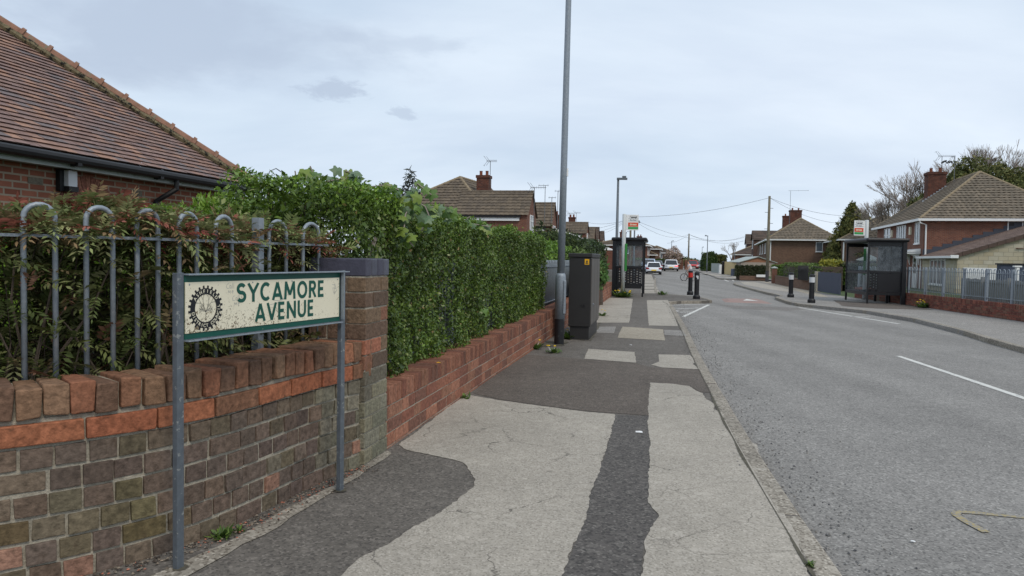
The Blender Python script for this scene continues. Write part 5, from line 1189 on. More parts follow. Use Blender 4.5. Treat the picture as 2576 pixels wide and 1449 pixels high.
# ---- row of semis with projecting gables on the left
def gablehouse(label, px_corner, Y, ez, ridge_z, Wd=5.6, dp=4.2, detail=True, brick='brick_house', cols=gbrown, name='house', group=None, rz=0., main=True, gable_win=True, dl=None):
    """wing: near wall faces the camera (local y=0), gable faces +x; main hipped block behind to the left"""
    t = thing(name, label, 'house', (X(px_corner, Y), Y, 0), R(-11), group); b = MB(); g = ridge_z
    b.box(-Wd, 0, 0, dp, -.1, ez); b.add([(0, 0, ez), (0, dp, ez), (0, dp / 2, g), (-.1, 0, ez), (-.1, dp, ez), (-.1, dp / 2, g)], [(0, 1, 2), (5, 4, 3)]); b.build('wall', brick, t)
    b = MB(); o = .14; gz = (g - ez) / (dp / 2) * o
    wl = -(Wd + 2 if dl is None else dl)
    roof(b, (wl, -o, ez - gz), (.12, -o, ez - gz), (.12, dp / 2, g + .02), (wl, dp / 2, g + .02), .3, .3, .055, cols, rib=.02 if detail else 0)
    roof(b, (.12, dp + o, ez - gz), (wl, dp + o, ez - gz), (wl, dp / 2, g + .02), (.12, dp / 2, g + .02), .4, .6, .03, cols)
    ro = b.build('roof', 'concrete_tile', t)
    b = MB(); ridge(b, (wl, dp / 2, g + .03), (.12, dp / 2, g + .03), .09, .4, cols[0]); b.build('ridge_tiles', 'concrete_tile', ro)
    b = MB(); b.box(-Wd - .1, -.35, -o - .1, -o - .002, ez - gz - .12, ez - gz + .0); b.build('gutter', 'black', t)
    b = MB(); b.box(-Wd - .1, -.45, -o - .02, .0 - .001, ez - gz - .32, ez - gz - .13); b.build('fascia', 'white', t)
    if gable_win: window(t, 'r', dp / 2 - .65, ez - 1.25, 1.3, 1.25, 0, dp, 2, top=.7)
    return t
h1 = gablehouse('brick house with long tiled wing and gable above the privet hedge', 1322, 46, 4.15, 5.62, Wd=8.4, dp=3.4, dl=4.6)
# main hipped block rises behind the wing
b = MB(); ezm = 4.15 - .12; apx = (LP(h1, 1148, 442, 49).x, 3.03, 6.72)
xl, xr = apx[0] - 5.0, apx[0] + 2.7
roof(b, (xl, -.11, ezm), (xr, -.11, ezm), apx, apx, .3, .3, .055, gbrown, rib=.02)
roof(b, (xr, -.11, ezm), (xr + .5, 12, ezm), (apx[0] + .6, 9, 6.72), apx, .3, .5, .03, gbrown); roof(b, (xl, 12, ezm), (xl, -.11, ezm), apx, (apx[0], 9, 6.72), .4, .6, .03, gbrown)
r_ = b.build('main_roof', 'concrete_tile', h1); b = MB(); A_ = Vector(apx); ridge(b, A_.lerp(Vector((xr, -.11, ezm)), .42), A_, .1, .38, gbrown[0]); ridge(b, (xl, -.11, ezm), A_, .1, .38, gbrown[1]); ridge(b, A_, (apx[0] + .6, 9, 6.72), .1, .4, gbrown[1]); b.build('ridge_tiles', 'ridge_grey', r_)
b = MB(); b.box(xl + .3, -8.42, .05, 3, -.1, 3.9); b.build('side_wall', 'brick_house', h1)
ch = chimney(h1, LP(h1, 1210, 470, 49).x, 3.2, 5.0, EYE + (hz(1210) - 441) / FPX * 49.2, .82, .8, 2); aerial(ch, LP(h1, 1228, 470, 49).x, 3.0, 6.2, EYE + (hz(1228) - 404) / FPX * 49, .45, 0.)
aerial(h1, LP(h1, 1341, 540, 47).x, 1.4, 3.5, EYE + (hz(1341) - 473) / FPX * 47.4, .75, 0); aerial(h1, .7, 9, 3, EYE + (hz(1380) - 482) / FPX * 55, .35, 0, 'x'); aerial(h1, -.1, 8, 4, EYE + (hz(1325) - 467) / FPX * 54, .5, math.pi, 'x'); aerial(h1, .4, 8, 4, EYE + (hz(1360) - 498) / FPX * 54, .3, 0, 'x')
rowl = 'gabled brick houses in a row on the left'
for lb, px, Y, pr, pe, Wd in (('second gabled house, partly hidden behind the first and the dark tree', 1386, 57, 513, 566, 4), ('gabled house seen between the lamp post and the shelter, above the grey cabinet', 1474, 84, 561, 586, 8.5),
                              ('narrow gabled house, first of three beyond the cabinet house', 1493, 100, 573, 602, 3), ('narrow dark roofed gabled house, middle of three far gables', 1504, 112, 573, 602, 3), ('last and lowest of the three far gabled houses by the shelter', 1517, 128, 583, 604, 3)):
    zr = EYE + (hz(px) - pr) / FPX * (Y + 1.6); ze = EYE + (hz(px) - pe) / FPX * Y
    hh = gablehouse(lb, px - 3, Y, ze, zr, Wd=Wd, dp=3.2, detail=Y < 90, group=rowl, cols=gbrown if Y < 105 else gdark)
    if Y == 84: q_ = LP(hh, 1439, 560, 88); chimney(hh, q_.x, q_.y, 4, EYE + (hz(1440) - 547) / FPX * 88, .75, .6, 2); aerial(hh, q_.x - .3, q_.y, 5, EYE + (hz(1434) - 537) / FPX * 88, .5, 0); aerial(hh, q_.x + .5, q_.y, 5, EYE + (hz(1446) - 536) / FPX * 88, .5, 0)
    if Y == 57: q_ = LP(hh, 1401, 560, 66); chimney(hh, q_.x, q_.y, 2, EYE + (hz(1401) - 541) / FPX * 66, .42, .42, 1); b = MB(); b.prism_ax([(-.5, 4.0), (4.5, 2.2), (-.5, 2.2)], 6, 9, 'y'); b.build('rear_roof', 'concrete_tile', hh)
# ---- far left houses facing the road (beyond the shelter)
def farhouse(label, px, Y, pe, pa, W, L_, brick, cols, nwin=2, chim=True, gl='glass'):
    ez = EYE + (hz(px) - pe) / FPX * Y; rise = (hz(px) - pa) / FPX * (Y + 3) + EYE - ez
    t, R0, R1 = hiphouse('house', label, (X(px, Y) - W * math.cos(R(12)), Y + W * math.sin(R(12))), R(-12), W, L_, ez, rise, brick, cols, .5, .6, 0, .3, group='brick semis far along the left side')
    for i in range(nwin): window(t, 'r', L_ * (.12 + .42 * i), ez - 1.35, 2.2, 1.15, W, L_, 2, glass=gl)
    if chim: chimney(t, W / 2, L_ * .5, ez + rise - .8, ez + rise + 1.0, .9, 1.2, 2)
    window(t, 'f', W * .55, ez - 1.2, .9, .9, W, L_, 1); return t
farhouse('red brick semi seen through and beside the left bus shelter', 1626, 104, 617, 600, 7.6, 13, 'brick_house', gbrown, 3)
farhouse('second far semi with yellowish lower wall beyond the shelter', 1657, 126, 626, 608, 7.4, 14, 'brick_brown', gdark, 2)
farhouse('third far semi with its plain roof behind the blossom tree', 1693, 150, 636, 619, 7, 16, 'brick_dark', gdark, 1, False)
farhouse('small red brick house with sloping gable at the road end', 1716, 165, 646, 634, 6, 14, 'brick_house', gdark, 0, False)
hiphouse('garage', 'low hipped roof outbuilding seen through the left shelter glass', (X(1552, 116), 116), R(-6), 5.8, 7, 2.25, 1.5, 'brick_brown', gdark, .4, .4, 0, .25)[0]['category'] = 'garage'

# ---- big semi on the right with the block built extension
t, R0, R1 = hiphouse('house', 'large red brick semi with hipped tiled roof on the right', (24.72, 45.0), R(-15.5), 8.1, 13.6, 4.2, 3.2, 'brick_house', gc, .28, .28, .03, .28)
chimney(t, 2.75, 9.0, 5.5, 7.95, 1.15, 1.0, 2)
aerial(t, 3.2, 9.3, 7.2, 9.15, .9, math.pi * .05); aerial(t, 3.75, 8.3, 6.9, 8.95, .02, 0, 'x')
b = MB(); 
for i in range(9): b.box(1.95 + i * .17 - .1, 1.95 + i * .17 + .1, 8.4, 8.49, 5.74 + i * .125, 5.97 + i * .125)
b.build('flashing', 'lead', t)
window(t, 'f', 4.42, 3.44, .8, .66, 8.1, 13, 1, sill=False, glass='glass_dark')
window(t, 'l', .75, 2.75, 1.1, 1.3, 8.1, 13, 2); window(t, 'l', 4.3, 2.75, 2.6, 1.3, 8.1, 13, 4); window(t, 'l', 8.9, 2.75, 2.0, 1.3, 8.1, 13, 2, top=.6)
window(t, 'l', 8.0, .8, 2.4, 1.2, 8.1, 13, 3)
for y in (2.9, 8.2): b = MB(); b.box(-.1, 0, y, y + .28, 3.35, 3.85); b.build('alarm_box', 'cream', t)
downpipe(t, [(-.3, -.3, 4.1), (-.25, -.3, 3.95), (.12, -.06, 3.85), (.14, -.07, 1.9)], .05)
b = MB(); b.box(-.8, 0, .4, 3.2, 2.1, 2.22); b.prism_ax([(-.8, 2.22), (-.02, 2.22), (-.02, 2.42)], .35, 3.25, 'y'); po = b.build('porch_canopy', 'white', t)
for y in (.6, 2.9): b = MB(); b.prism_ax([(-.7, 2.1), (-.02, 2.1), (-.02, 1.4), (-.12, 1.75), (-.35, 1.98)], y, y + .1, 'y'); b.build('bracket', 'white', po)
b = MB(); b.box(-.06, -.002, 1.0, 2.0, -.05, 2.0); d_ = b.build('door', 'white', t); b = MB(); b.box(-.075, -.061, 1.2, 1.8, .9, 1.85); b.build('pane', 'glass_dark', d_)
# extension: lean-to running towards the road from the near wall
AX = thing('block_extension', 'cream block built lean-to with tiled sloping roof attached before the large semi', 'extension', (24.72, 45.0, 0), R(-15.5))
b = MB(); ln, wd, e0, e1 = 6.9, 7.4, 1.95, 4.75; sl = (e1 - e0) / wd * .9
b.add([(0, -ln, -.1), (wd, -ln, -.1), (wd, -ln, e0 + sl * wd), (0, -ln, e0), (0, 0, -.1), (wd, 0, -.1), (wd, 0, e0 + sl * wd), (0, 0, e0)], [(0, 1, 2, 3), (4, 0, 3, 7), (1, 5, 6, 2)]); b.build('wall', 'block', AX)
b = MB(); tcx = [lin(116, 98, 90), lin(108, 92, 84), lin(122, 104, 94)]
roof(b, (-.25, .0, e0 - .06), (-.25, -ln - .12, e0 - .06), (wd + .1, -ln - .12, e0 + sl * (wd + .1) + .06), (wd + .1, 0, e0 + sl * (wd + .1) + .06), .28, .3, .03, tcx, rib=.02); b.build('roof', 'tile', AX)
b = MB(); p, q = Vector((-.2, -ln - .1, e0 - .02)), Vector((wd + .1, -ln - .1, e0 + sl * wd + .08)); n = 20
for i in range(n):
    a, c = p.lerp(q, i / n), p.lerp(q, (i + .96) / n); b.hexa([(a.x, a.y - .06, a.z - .13), (c.x, c.y - .06, c.z - .13), (c.x, c.y + .1, c.z - .13), (a.x, a.y + .1, a.z - .13), (a.x, a.y - .06, a.z + .08), (c.x, c.y - .06, c.z + .08), (c.x, c.y + .1, c.z + .08), (a.x, a.y + .1, a.z + .08)])
b.build('verge_tiles', M('dark brown verge tiles', lin(84, 68, 60), .8, ns=5), AX)
b = MB(); b.box(-.36, -.25, -ln - .1, .05, e0 - .14, e0 - .02); b.box(-.36, .0, -ln - .2, -ln - .13, e0 - .14, e0 + .02); b.build('gutter', 'white', AX)
b = MB(); n = 14
for i in range(n): x = i * wd / n; b.box(x, x + wd / n, -.03, -.001, e0 + sl * x + .02, e0 + sl * (x + wd / n) + .24)
b.build('flashing', 'lead_dark', AX)
window(AX, 'l', -4.9, .35, 3.0, 1.4, 0, 0, 4, glass='glass')
b = MB(); b.tube([(2.6, -ln - .05, 2.35), (3.05, -ln - .05, 2.35), (3.05, -ln - .05, .9)], .03, 7); b.build('pipe', M('brown pipe', lin(96, 72, 56), .6), AX)
downpipe(AX, [(-.3, -.3, 1.9), (-.1, -.1, 1.75), (-.1, -.06, 0)], .04)

# ---- hipped house on the right corner of the side road, its terrace neighbours, garage
t, R0, R1 = hiphouse('house', 'brown brick hipped house with one small gable window beyond the telegraph pole', (30.62, 89.0), R(-15.6), 7.5, 30, 4.15, 2.7, 'brick_brown', gc, .38, .4, .03, .4)
window(t, 'f', 5.15, 2.75, .75, 1.15, 7.5, 30, 1)
for u, w_, n in ((1.2, 2.6, 2), (7.5, 2.0, 2), (14, 1.8, 2), (20, 1.6, 2)): window(t, 'l', u, 2.55, w_, 1.35, 7.5, 30, n)
window(t, 'l', 2.0, .6, 2.6, 1.35, 7.5, 30, 2)
c_ = chimney(t, 3.75, 11, 6, 8.3, 1.5, 1.3, 2); aerial(c_, 3.0, 10, 6, 10.8, 2.2, 0, 'x'); chimney(t, 3.75, 22, 6, 8.2, 1.5, 1.3, 2)
downpipe(t, [(.12, -.08, 4.1), (.12, -.08, 0)], .07); downpipe(t, [(7.3, -.08, 4.1), (7.3, -.08, 0)], .07)
b = MB(); b.tube([(8.2, .5, 3), (8.2, .5, 6)], .12, 8); b.build('flue', 'white', t)
b = MB(); b.box(4.0, 7.2, -.035, -.001, 1.35, 1.41); b.box(4.0, 4.06, -.035, -.001, 0, 1.35); b.build('cable_run', 'brick_dark', t)
for lb, px, Y, pr, pe, br in (('dark brick gabled house standing behind the hipped corner house', 1893, 126, 580, 601, 'brick_dark'), ('narrower dark gabled house at the far end of the right terrace', 1876, 146, 589, 612, 'brick_dark')):
    ez = EYE + (hz(px) - pe) / FPX * Y; g = EYE + (hz(px) - pr) / FPX * (Y + 2.5); t = thing('house', lb, 'house', (X(px, Y), Y, 0), R(-14), 'dark gabled houses on the right'); b = MB(); dp = 5; Wd = 12
    b.box(0, Wd, 0, dp, -.1, ez); b.add([(0, 0, ez), (0, dp, ez), (0, dp / 2, g)], [(2, 1, 0)]); b.build('wall', br, t)
    b = MB(); roof(b, (-.2, -.2, ez - .2), (Wd, -.2, ez - .2), (Wd, dp / 2, g), (-.2, dp / 2, g), .5, .6, .04, gdark); roof(b, (Wd, dp + .2, ez - .2), (-.2, dp + .2, ez - .2), (-.2, dp / 2, g), (Wd, dp / 2, g), .5, .6, .04, gdark); b.build('roof', 'concrete_tile', t)
    window(t, 'l', 1.4, ez - 1.6, 2, 1.5, Wd, dp, 2); window(t, 'l', 1.4, ez - 4.2, 2, 1.5, Wd, dp, 2)
t, _, _ = hiphouse('house', 'brown roofed house with white bargeboard far to the right of the road', (X(1840, 142), 142), R(-20), 8, 9, EYE + (hz(1850) - 640) / FPX * 142, 2.0, 'brick_house', gdark, .5, .6, 0, .3)
for u in (1.0, 5.0): window(t, 'f', u, EYE - .9, 1.6, 1.0, 8, 9, 2)
t, _, _ = hiphouse('house', 'brick house showing between the conifer and the right bus shelter', (X(2116, 76), 76), R(-15.5), 9.5, 14, EYE + (hz(2150) - 604) / FPX * 78, 2.7, 'brick_brown', gc, .38, .4, .03, .3)
downpipe(t, [(.1, -.1, 3.6), (.1, -.1, 0)], .07); downpipe(t, [(4.2, -.1, 3.6), (4.2, -.1, 0)], .05); window(t, 'f', 4.9, .9, 1.3, 1.2, 9.5, 14, 2)
b = MB(); b.box(1.4, 3.4, -1.0, 0, 1.7, 1.8); b.prism_ax([(1.2, 1.8), (3.6, 1.8), (2.4, 2.35)], -1.1, 0, 'y'); b.build('porch', 'white', t); b = MB(); b.box(1.6, 3.2, -.9, -.1, 0, 1.7); b.build('porch_wall', 'navy', t)
gx = (X(1863, 76), 76); ga = thing('garage', 'concrete panel garage with shallow pitched white edged roof behind the low hedge', 'garage', (*gx, 0), R(-6)); W_g = 3.3
b = MB(); b.box(0, W_g, 0, 6, -.1, 1.38); b.build('wall', 'pebbledash', ga)
b = MB(); b.prism_ax([(-.12, 1.385), (W_g + .12, 1.385), (W_g / 2, 1.86)], .001, .1, 'y'); b.build('gable_boards', M('brown boards', lin(150, 104, 78), .7), ga)
b = MB(); b.add([(-.25, -.15, 1.34), (W_g / 2, -.15, 1.92), (W_g + .25, -.15, 1.34), (-.25, 6.1, 1.34), (W_g / 2, 6.1, 1.92), (W_g + .25, 6.1, 1.34), (-.25, -.15, 1.4), (W_g / 2, -.15, 1.99), (W_g + .25, -.15, 1.4), (-.25, 6.1, 1.4), (W_g / 2, 6.1, 1.99), (W_g + .25, 6.1, 1.4)],
      [(0, 1, 4, 3), (1, 2, 5, 4), (6, 9, 10, 7), (7, 10, 11, 8), (0, 6, 7, 1), (1, 7, 8, 2), (3, 9, 6, 0), (2, 8, 11, 5)]); b.build('roof', 'fascia', ga)

# ================================================================== RIGHT SIDE BOUNDARY
RP = Path([(12.5, 8), (13.15, 17), (13.45, 20), (14.2, 27.3)]); RW2 = Path([(14.2, 27.3), (14.35, 29.2), (14.5, 31.5)])
rw = thing('brick_wall', 'low weathered red brick wall with missing bricks on the right pavement', 'brick wall')
rc = [lin(128, 72, 56), lin(116, 66, 54), lin(138, 80, 62), lin(108, 64, 54), lin(122, 84, 68)]
b = MB(); s = 5.0
while s < RP.len: pblock(b, RP, s, s + .068, -.0 + jit(.003), -.2, .31, .425, random.choice(rc), .003); s += .08
b.build('coping', 'brick_near', rw)
b = MB()
for r in range(5):
    s = 5 - (r % 2) * .11
    while s < RP.len:
        z = .302 - r * .075; d = jit(.004)
        if not (abs(s - 8.1 - r * .12) < .12 and r < 3) or random.random() < .3: pblock(b, RP, s, min(s + .205, RP.len), .004 + d, -.1, max(z - .066, -.03), z, random.choice(rc), .002)
        s += .217
b.build('brick_courses', 'brick_near', rw); b = MB(); ss = np.linspace(5, RP.len, 16)
for i in range(15): pblock(b, RP, ss[i], ss[i + 1], -.008, -.19, -.05, .31, (1, 1, 1), 0)
b.build('mortar', 'mortar_dark', rw)
rr_ = thing('bow_top_railing', 'grey bow top railing standing on the low right hand brick wall', 'railing')
straight_rail(rr_, RP, 8.3, RP.len - .05, -.12, .42, 1.24, 1.35, .115, .011, posts=1.32, mat='galv')
rw2 = thing('brick_wall', 'short stretch of brick wall behind the right bus shelter', 'brick wall'); b = MB(); s = 0
while s < RW2.len: pblock(b, RW2, s, s + .068, 0, -.2, .34, .45, random.choice(rc), .003); s += .08
b.build('coping', 'brick_near', rw2); b = MB(); ss = np.linspace(0, RW2.len, 20)
for r in range(4):
    for i in range(19): pblock(b, RW2, ss[i], ss[i + 1] - .012, .004, -.19, .335 - r * .083 - .072, .335 - r * .083, random.choice(rc), .002)
b.build('brick_courses', 'brick_near', rw2); b = MB(); pblock(b, RW2, .01, RW2.len - .01, -.01, -.18, -.05, .335, (1, 1, 1), 0); b.build('mortar', 'mortar_dark', rw2)
rr2 = thing('bow_top_railing', 'far grey railing behind the right bus shelter', 'railing'); straight_rail(rr2, RW2, 0.1, RW2.len, -.12, .42, 1.22, 1.33, .12, .012, posts=2.0)
tf = thing('timber_fence', 'grey weathered timber fence behind the right railing', 'fence'); b = MB(); FP = Path([(14.4, 14), (15.6, 20), (16.6, 27.5)])
s = 0
while s < FP.len: pblock(b, FP, s, s + .145, 0, -.03, 0, .98 + jit(.02), tuple([random.uniform(.8, 1.15)] * 3), .003); s += .16
b.build('board', 'timber', tf); b = MB(); ss = np.linspace(0, FP.len, 9)
for i in range(8): pblock(b, FP, ss[i], ss[i + 1] - .01, .005, .04, .86, .92, (1, 1, 1), 0); pblock(b, FP, ss[i], ss[i] + .1, .01, .11, 0, 1.06, (1, 1, 1), 0)
b.build('rail', 'timber', tf)
nf = thing('garden_shed', 'dark blue panelled shed side behind the railing at the right edge', 'shed', (X(2515, 30), 30, 0), R(-8)); b = MB()
b.box(0, 3, 0, .3, 0, 1.5); b.build('wall', 'navy', nf); b = MB(); b.box(-.05, 3.05, -.05, .35, 1.502, 1.56); b.build('roof', 'black_paint', nf)
wp = thing('gate_post', 'white post with ball finials in front of the dark blue shed', 'post', (X(2557, 26), 26, 0)); b = MB(); b.box(-.05, .05, -.05, .05, 0, 1.4); b.box(-.13, .13, -.06, .06, 1.42, 1.47); b.build('post', 'white', wp)
for px, w_ in ((2460, 1.2), (2505, .9)): 
    t = thing('white_panel', 'white panel leaning against the block extension wall, %s' % ('left one of the two' if px == 2460 else 'right one of the two'), 'panel', (X(px, 33), 33, 0), R(-15)); b = MB(); b.box(-w_ / 2, w_ / 2, 0, .05, 0, 1.35); b.box(-w_ / 2 + .1, w_ / 2 - .1, -.012, 0, .1, 1.25); b.build('panel', 'white', t)

# side garden boundary beyond the right shelter: gate, pillar, hedges
gt = thing('boarded_gate', 'dark blue boarded garden gates between bollards and right shelter', 'gate'); GP = Path([(14.62, 33.2), (15.2, 37.0)]); b = MB(); s = 0
while s < GP.len: pblock(b, GP, s, s + .14, 0, -.04, .04, 1.0 + jit(.01), tuple([random.uniform(.85, 1.15)] * 3), .002); s += .146
b.build('board', 'navy', gt)
cp = thing('concrete_post', 'old stone gate post beside the dark blue gates', 'post', (15.25, 37.3, 0)); b = MB(); b.hexa([(-.15, -.12, 0), (.15, -.12, 0), (.15, .12, 0), (-.15, .12, 0), (-.08, -.1, 1.02), (.13, -.1, 1.0), (.13, .1, 1.0), (-.08, .1, 1.02)]); b.build('post', 'mortar', cp, bevel=.02)
HW = Path([(15.3, 37.6), (16.0, 42), (17.1, 48), (17.5, 49.6)])
hw = thing('brick_wall', 'low red brick wall under the rounded corner hedge', 'brick wall'); b = MB(); pblock(b, HW, 0, HW.len * .5, 0, -.22, -.05, .5, (1, 1, 1), 0); pblock(b, HW, HW.len * .5, HW.len, 0, -.22, -.05, .5, (1, 1, 1), 0); b.build('wall', 'brick_brown', hw); b = MB(); pblock(b, HW, 0, HW.len * .5, .02, -.24, .5, .55, (1, 1, 1), 0); pblock(b, HW, HW.len * .5, HW.len, .02, -.24, .5, .55, (1, 1, 1), 0); b.build('coping', 'brick_brown', hw)
bp_ = thing('brick_pillar', 'small red brick gate pillar with a pale cap next to the telegraph pole', 'pillar', (X(1947, 50.5), 50.5, 0), R(-12)); b = MB(); b.box(-.16, .16, -.16, .16, -.05, 1.02); b.build('shaft', 'brick_house', bp_); b = MB(); b.prism([(-.2, -.2), (.2, -.2), (.2, .2), (-.2, .2)], 1.02, 1.07); b.add([(-.2, -.2, 1.07), (.2, -.2, 1.07), (.2, .2, 1.07), (-.2, .2, 1.07), (0, 0, 1.16)], [(0, 1, 4), (1, 2, 4), (2, 3, 4), (3, 0, 4)]); b.build('cap', 'fascia', bp_)
gH = ([lin(92, 118, 44), lin(76, 100, 36), lin(64, 86, 34), lin(110, 132, 54)], [.3, .3, .25, .15]); gD = ([lin(50, 62, 32), lin(60, 70, 36), lin(74, 70, 44)], [.4, .35, .25])
clipped('rounded green hedge behind the two right hand bollards', Path([(15.9, 39), (16.5, 43.4), (17.6, 49.2), (18.8, 49.8), (21.5, 49.3)]), -1.5, -.1, .3, lambda u: 1.30 - .12 * np.cos(np.asarray(u) * 6.28), 15000, .085, gH, rough=.1)
gr_ = thing('metal_gate', 'dark trellis topped metal panel set in front of the rounded hedge', 'gate'); gp_ = Path([(15.3, 38.1), (15.75, 40.6)]); b = MB(); s = 0
while s < gp_.len: pblock(b, gp_, s, s + .03, .18, .16, .52, 1.28 + .05 * math.sin(s * 30), (1, 1, 1), 0); s += .11
pblock(b, gp_, 0, gp_.len, .155, .15, .55, 1.12, (1, 1, 1), 0); b.build('panel', 'cabinet', gr_)
clipped('golden conifer hedge block above the dark blue gates', Path([(15.75, 38.4), (16.9, 38.2)]) if False else Path([(X(2060, 39.5), 39.5), (X(2098, 39), 39)]), 0, 1.6, .3, const(1.52), 6000, .085, ([lin(176, 168, 62), lin(146, 146, 54), lin(112, 122, 48)], [.35, .4, .25]), cat='hedge')
clipped('dark brownish hedge behind the dark blue gates and right shelter', Path([(X(2099, 40), 40), (X(2205, 37), 37)]), 0, 1.4, 0, const(1.42), 11000, .09, gD)
t = clipped('low dark box hedge in front of the concrete garage across the side road', Path([(X(1848, 61), 61), (X(1931, 60), 60)]), 0, .9, .25, const(1.12), 7000, .1, gD, name='hedge'); b = MB(); b.box(X(1852, 61), X(1931, 60), 60.0, 60.25, -.05, .3); b.box(X(1931, 60) + .3, X(1931, 60) + 8, 59.5, 59.8, -.05, .3)
tag(b.build('brick_wall', 'brick_brown'), 'low brick wall under the dark box hedge across the side road', 'brick wall')
clipped('low green hedge running right behind the telegraph pole', Path([(X(1936, 60), 59.8), (X(2040, 58), 58.5)]), 0, .9, .2, const(1.15), 6000, .1, gH)
np_ = MB(); np_.box(X(1902, 59.9), X(1932, 59.9), 59.86, 59.9, .22, .42); tag(np_.build('nameplate', 'white'), 'small white nameplate fixed to the low wall across the side road', 'sign')
pf = thing('timber_fence', 'new pale timber fence panels left of the dark box hedge', 'fence'); Pp = Path([(X(1822, 82), 82), (X(1857, 78), 78)]); b = MB(); s = 0
while s < Pp.len: pblock(b, Pp, s, s + .26, 0, -.05, 0, 1.36 + jit(.06), tuple([random.uniform(.85, 1.1)] * 3), .01); s += .28
b.build('board', 'pale_timber', pf)
pf2 = thing('timber_fence', 'low pale timber fence along the foot of the brown corner house', 'fence'); b = MB(); Pp = Path([(X(1945, 80), 80), (X(2056, 80), 80)]); s = 0
while s < Pp.len: pblock(b, Pp, s, s + .26, 0, -.05, 0, 1.05 + jit(.02), tuple([random.uniform(.85, 1.1)] * 3), .01); s += .28
b.build('board', 'pale_timber', pf2)
for lb, px, Y, h_, w_, m in (('dark gate post left of the pale timber fence', 1819, 82, 1.4, .3, 'black_paint'), ('white post beside the dark gate post', 1812, 84, 1.0, .3, 'white'), ('black bin leaning by the right end of the pale timber fence', 1845, 74, .7, .4, 'navy')):
    b = MB(); x = X(px, Y); b.hexa([(x - w_ / 2, Y, 0), (x + w_ / 2, Y, 0), (x + w_ / 2, Y + w_, 0), (x - w_ / 2, Y + w_, 0), (x - w_ * .42, Y, h_), (x + w_ * .55, Y, h_ * 1.05), (x + w_ * .55, Y + w_, h_ * 1.05), (x - w_ * .42, Y + w_, h_)]); tag(b.build('gate_post' if 'bin' not in lb else 'wheelie_bin', m, bevel=.02), lb, 'post' if 'bin' not in lb else 'bin')
b = MB(); q = [(X(1788, 95), 95), (X(1811, 91), 91)]; b.prism([(q[0][0], q[0][1]), (q[1][0], q[1][1]), (q[1][0] + .1, q[1][1] + .3), (q[0][0] + .1, q[0][1] + .3)], -.05, 1.15); tag(b.build('garden_wall', 'fascia'), 'pale grey garden wall between the rounded bush and white post', 'wall')
gLm = ([lin(66, 88, 40), lin(52, 72, 34), lin(84, 104, 48)], [.4, .35, .25])
t = clipped('big rounded dark green bush on the right of the far road', Path([(X(1771, 105), 105), (X(1802, 105), 105)]), 0, 2, 0, lambda u: 2.6 - 1.3 * (np.asarray(u) * 2 - 1) ** 4, 9000, .2, gLm, rough=.2, cat='bush', name='bush')
clipped('olive coloured tall hedge right of the big rounded bush', Path([(X(1802, 108), 108), (X(1826, 108), 108)]), 0, 2, 0, const(2.2), 4000, .22, ([lin(104, 106, 52), lin(86, 92, 46)], [.5, .5]), rough=.2)
clipped('dark hedge lining the far left pavement behind the parked cars', Path([(X(1618, 96), 96), (X(1640, 112), 112), (X(1712, 128), 128)]), .0, 1.6, 0, const(1.55), 8000, .2, gLm, rough=.15)
clipped('distant green bushes closing the end of the road', Path([(X(1728, 190), 190), (X(1762, 200), 200)]), 0, 4, 0, lambda u: 1.9 - .8 * np.asarray(u), 2500, .5, gLm, rough=.5, cat='bush', name='bush')
b = MB(); b.box(X(1706, 118), X(1717, 118), 118, 118.5, 0, 1.3); b.box(X(1717, 118) + .3, X(1717, 118) + .7, 118, 118.4, 0, 1.5); tag(b.build('brick_pillar', 'brick_house'), 'brick gate pillars beside the white car in the distance', 'pillar')

# ================================================================== TREES
def tree(label, px, Y, base_z, top_z, rx, n, size, cols, shape='ellipsoid', name='tree', mat='leaf_dull', trunk=.2, asp=.5, dense=1., ry=None, lz=None):
    t = thing(name, label, 'tree', (X(px, Y), Y, 0)); ry = ry or rx; H = top_z - base_z; k = rng.random(n)
    if shape == 'cone':
        z = 1 - np.sqrt(rng.random(n)) ; z = np.clip(z, 0, 1); a = rng.uniform(0, 6.28, n); tiers = .72 + .28 * np.abs(np.sin(z * 22 + np.sin(a * 3) * 1.5)); r = (1 - z) ** .8 * tiers * np.sqrt(rng.uniform(.35, 1.1, n))
        r *= 1 + .25 * np.sin(a * 5 + z * 9); p = np.c_[rx * r * np.cos(a), ry * r * np.sin(a), base_z + z * H]
        out = np.c_[np.cos(a), np.sin(a), .25 + 0 * a]
    else:
        v = unit(rng.normal(0, 1, (n, 3))); r = 1 - np.abs(rng.normal(0, .13, n)); p = v * r[:, None]; lm = lump(p * 3.0, 1.6, px * .1); p *= (1 + .2 * lm + .12 * lump(p, 6., px * .2))[:, None]; keep = lm > -.75 * dense; p = p[keep]; v = v[keep]
        p = p * np.array([rx, ry, H / 2]) + np.array([0, 0, base_z + H / 2]); out = v
    c = pal(len(p), *cols); quads_mesh('crown', scatter(p, unit(out), size, asp, droop=.2), c, mat, t)
    b = MB(); tz = base_z + H * .7; b.tube([(0, 0, -.2), (0, 0, tz * .5), (.1, 0, tz)], [trunk, trunk * .8, trunk * .3], 8, caps=False)
    for i in range(14): z0 = base_z + H * random.uniform(0, .6); a = random.uniform(0, 6.28); l = rx * random.uniform(.5, .85) * (1 if shape != 'cone' else 1 - (z0 - base_z) / H); b.tube([(0, 0, z0), (l * .5 * math.cos(a), l * .5 * math.sin(a), z0 + .15 * H * random.random()), (l * math.cos(a), l * math.sin(a), z0 + .2 * H * random.random())], [trunk * .35, trunk * .22, .02], 5, caps=False)
    b.build('trunk', 'bark', t); return t
def ztop(px, py, Y): return EYE + (hz(px) - py) / FPX * Y
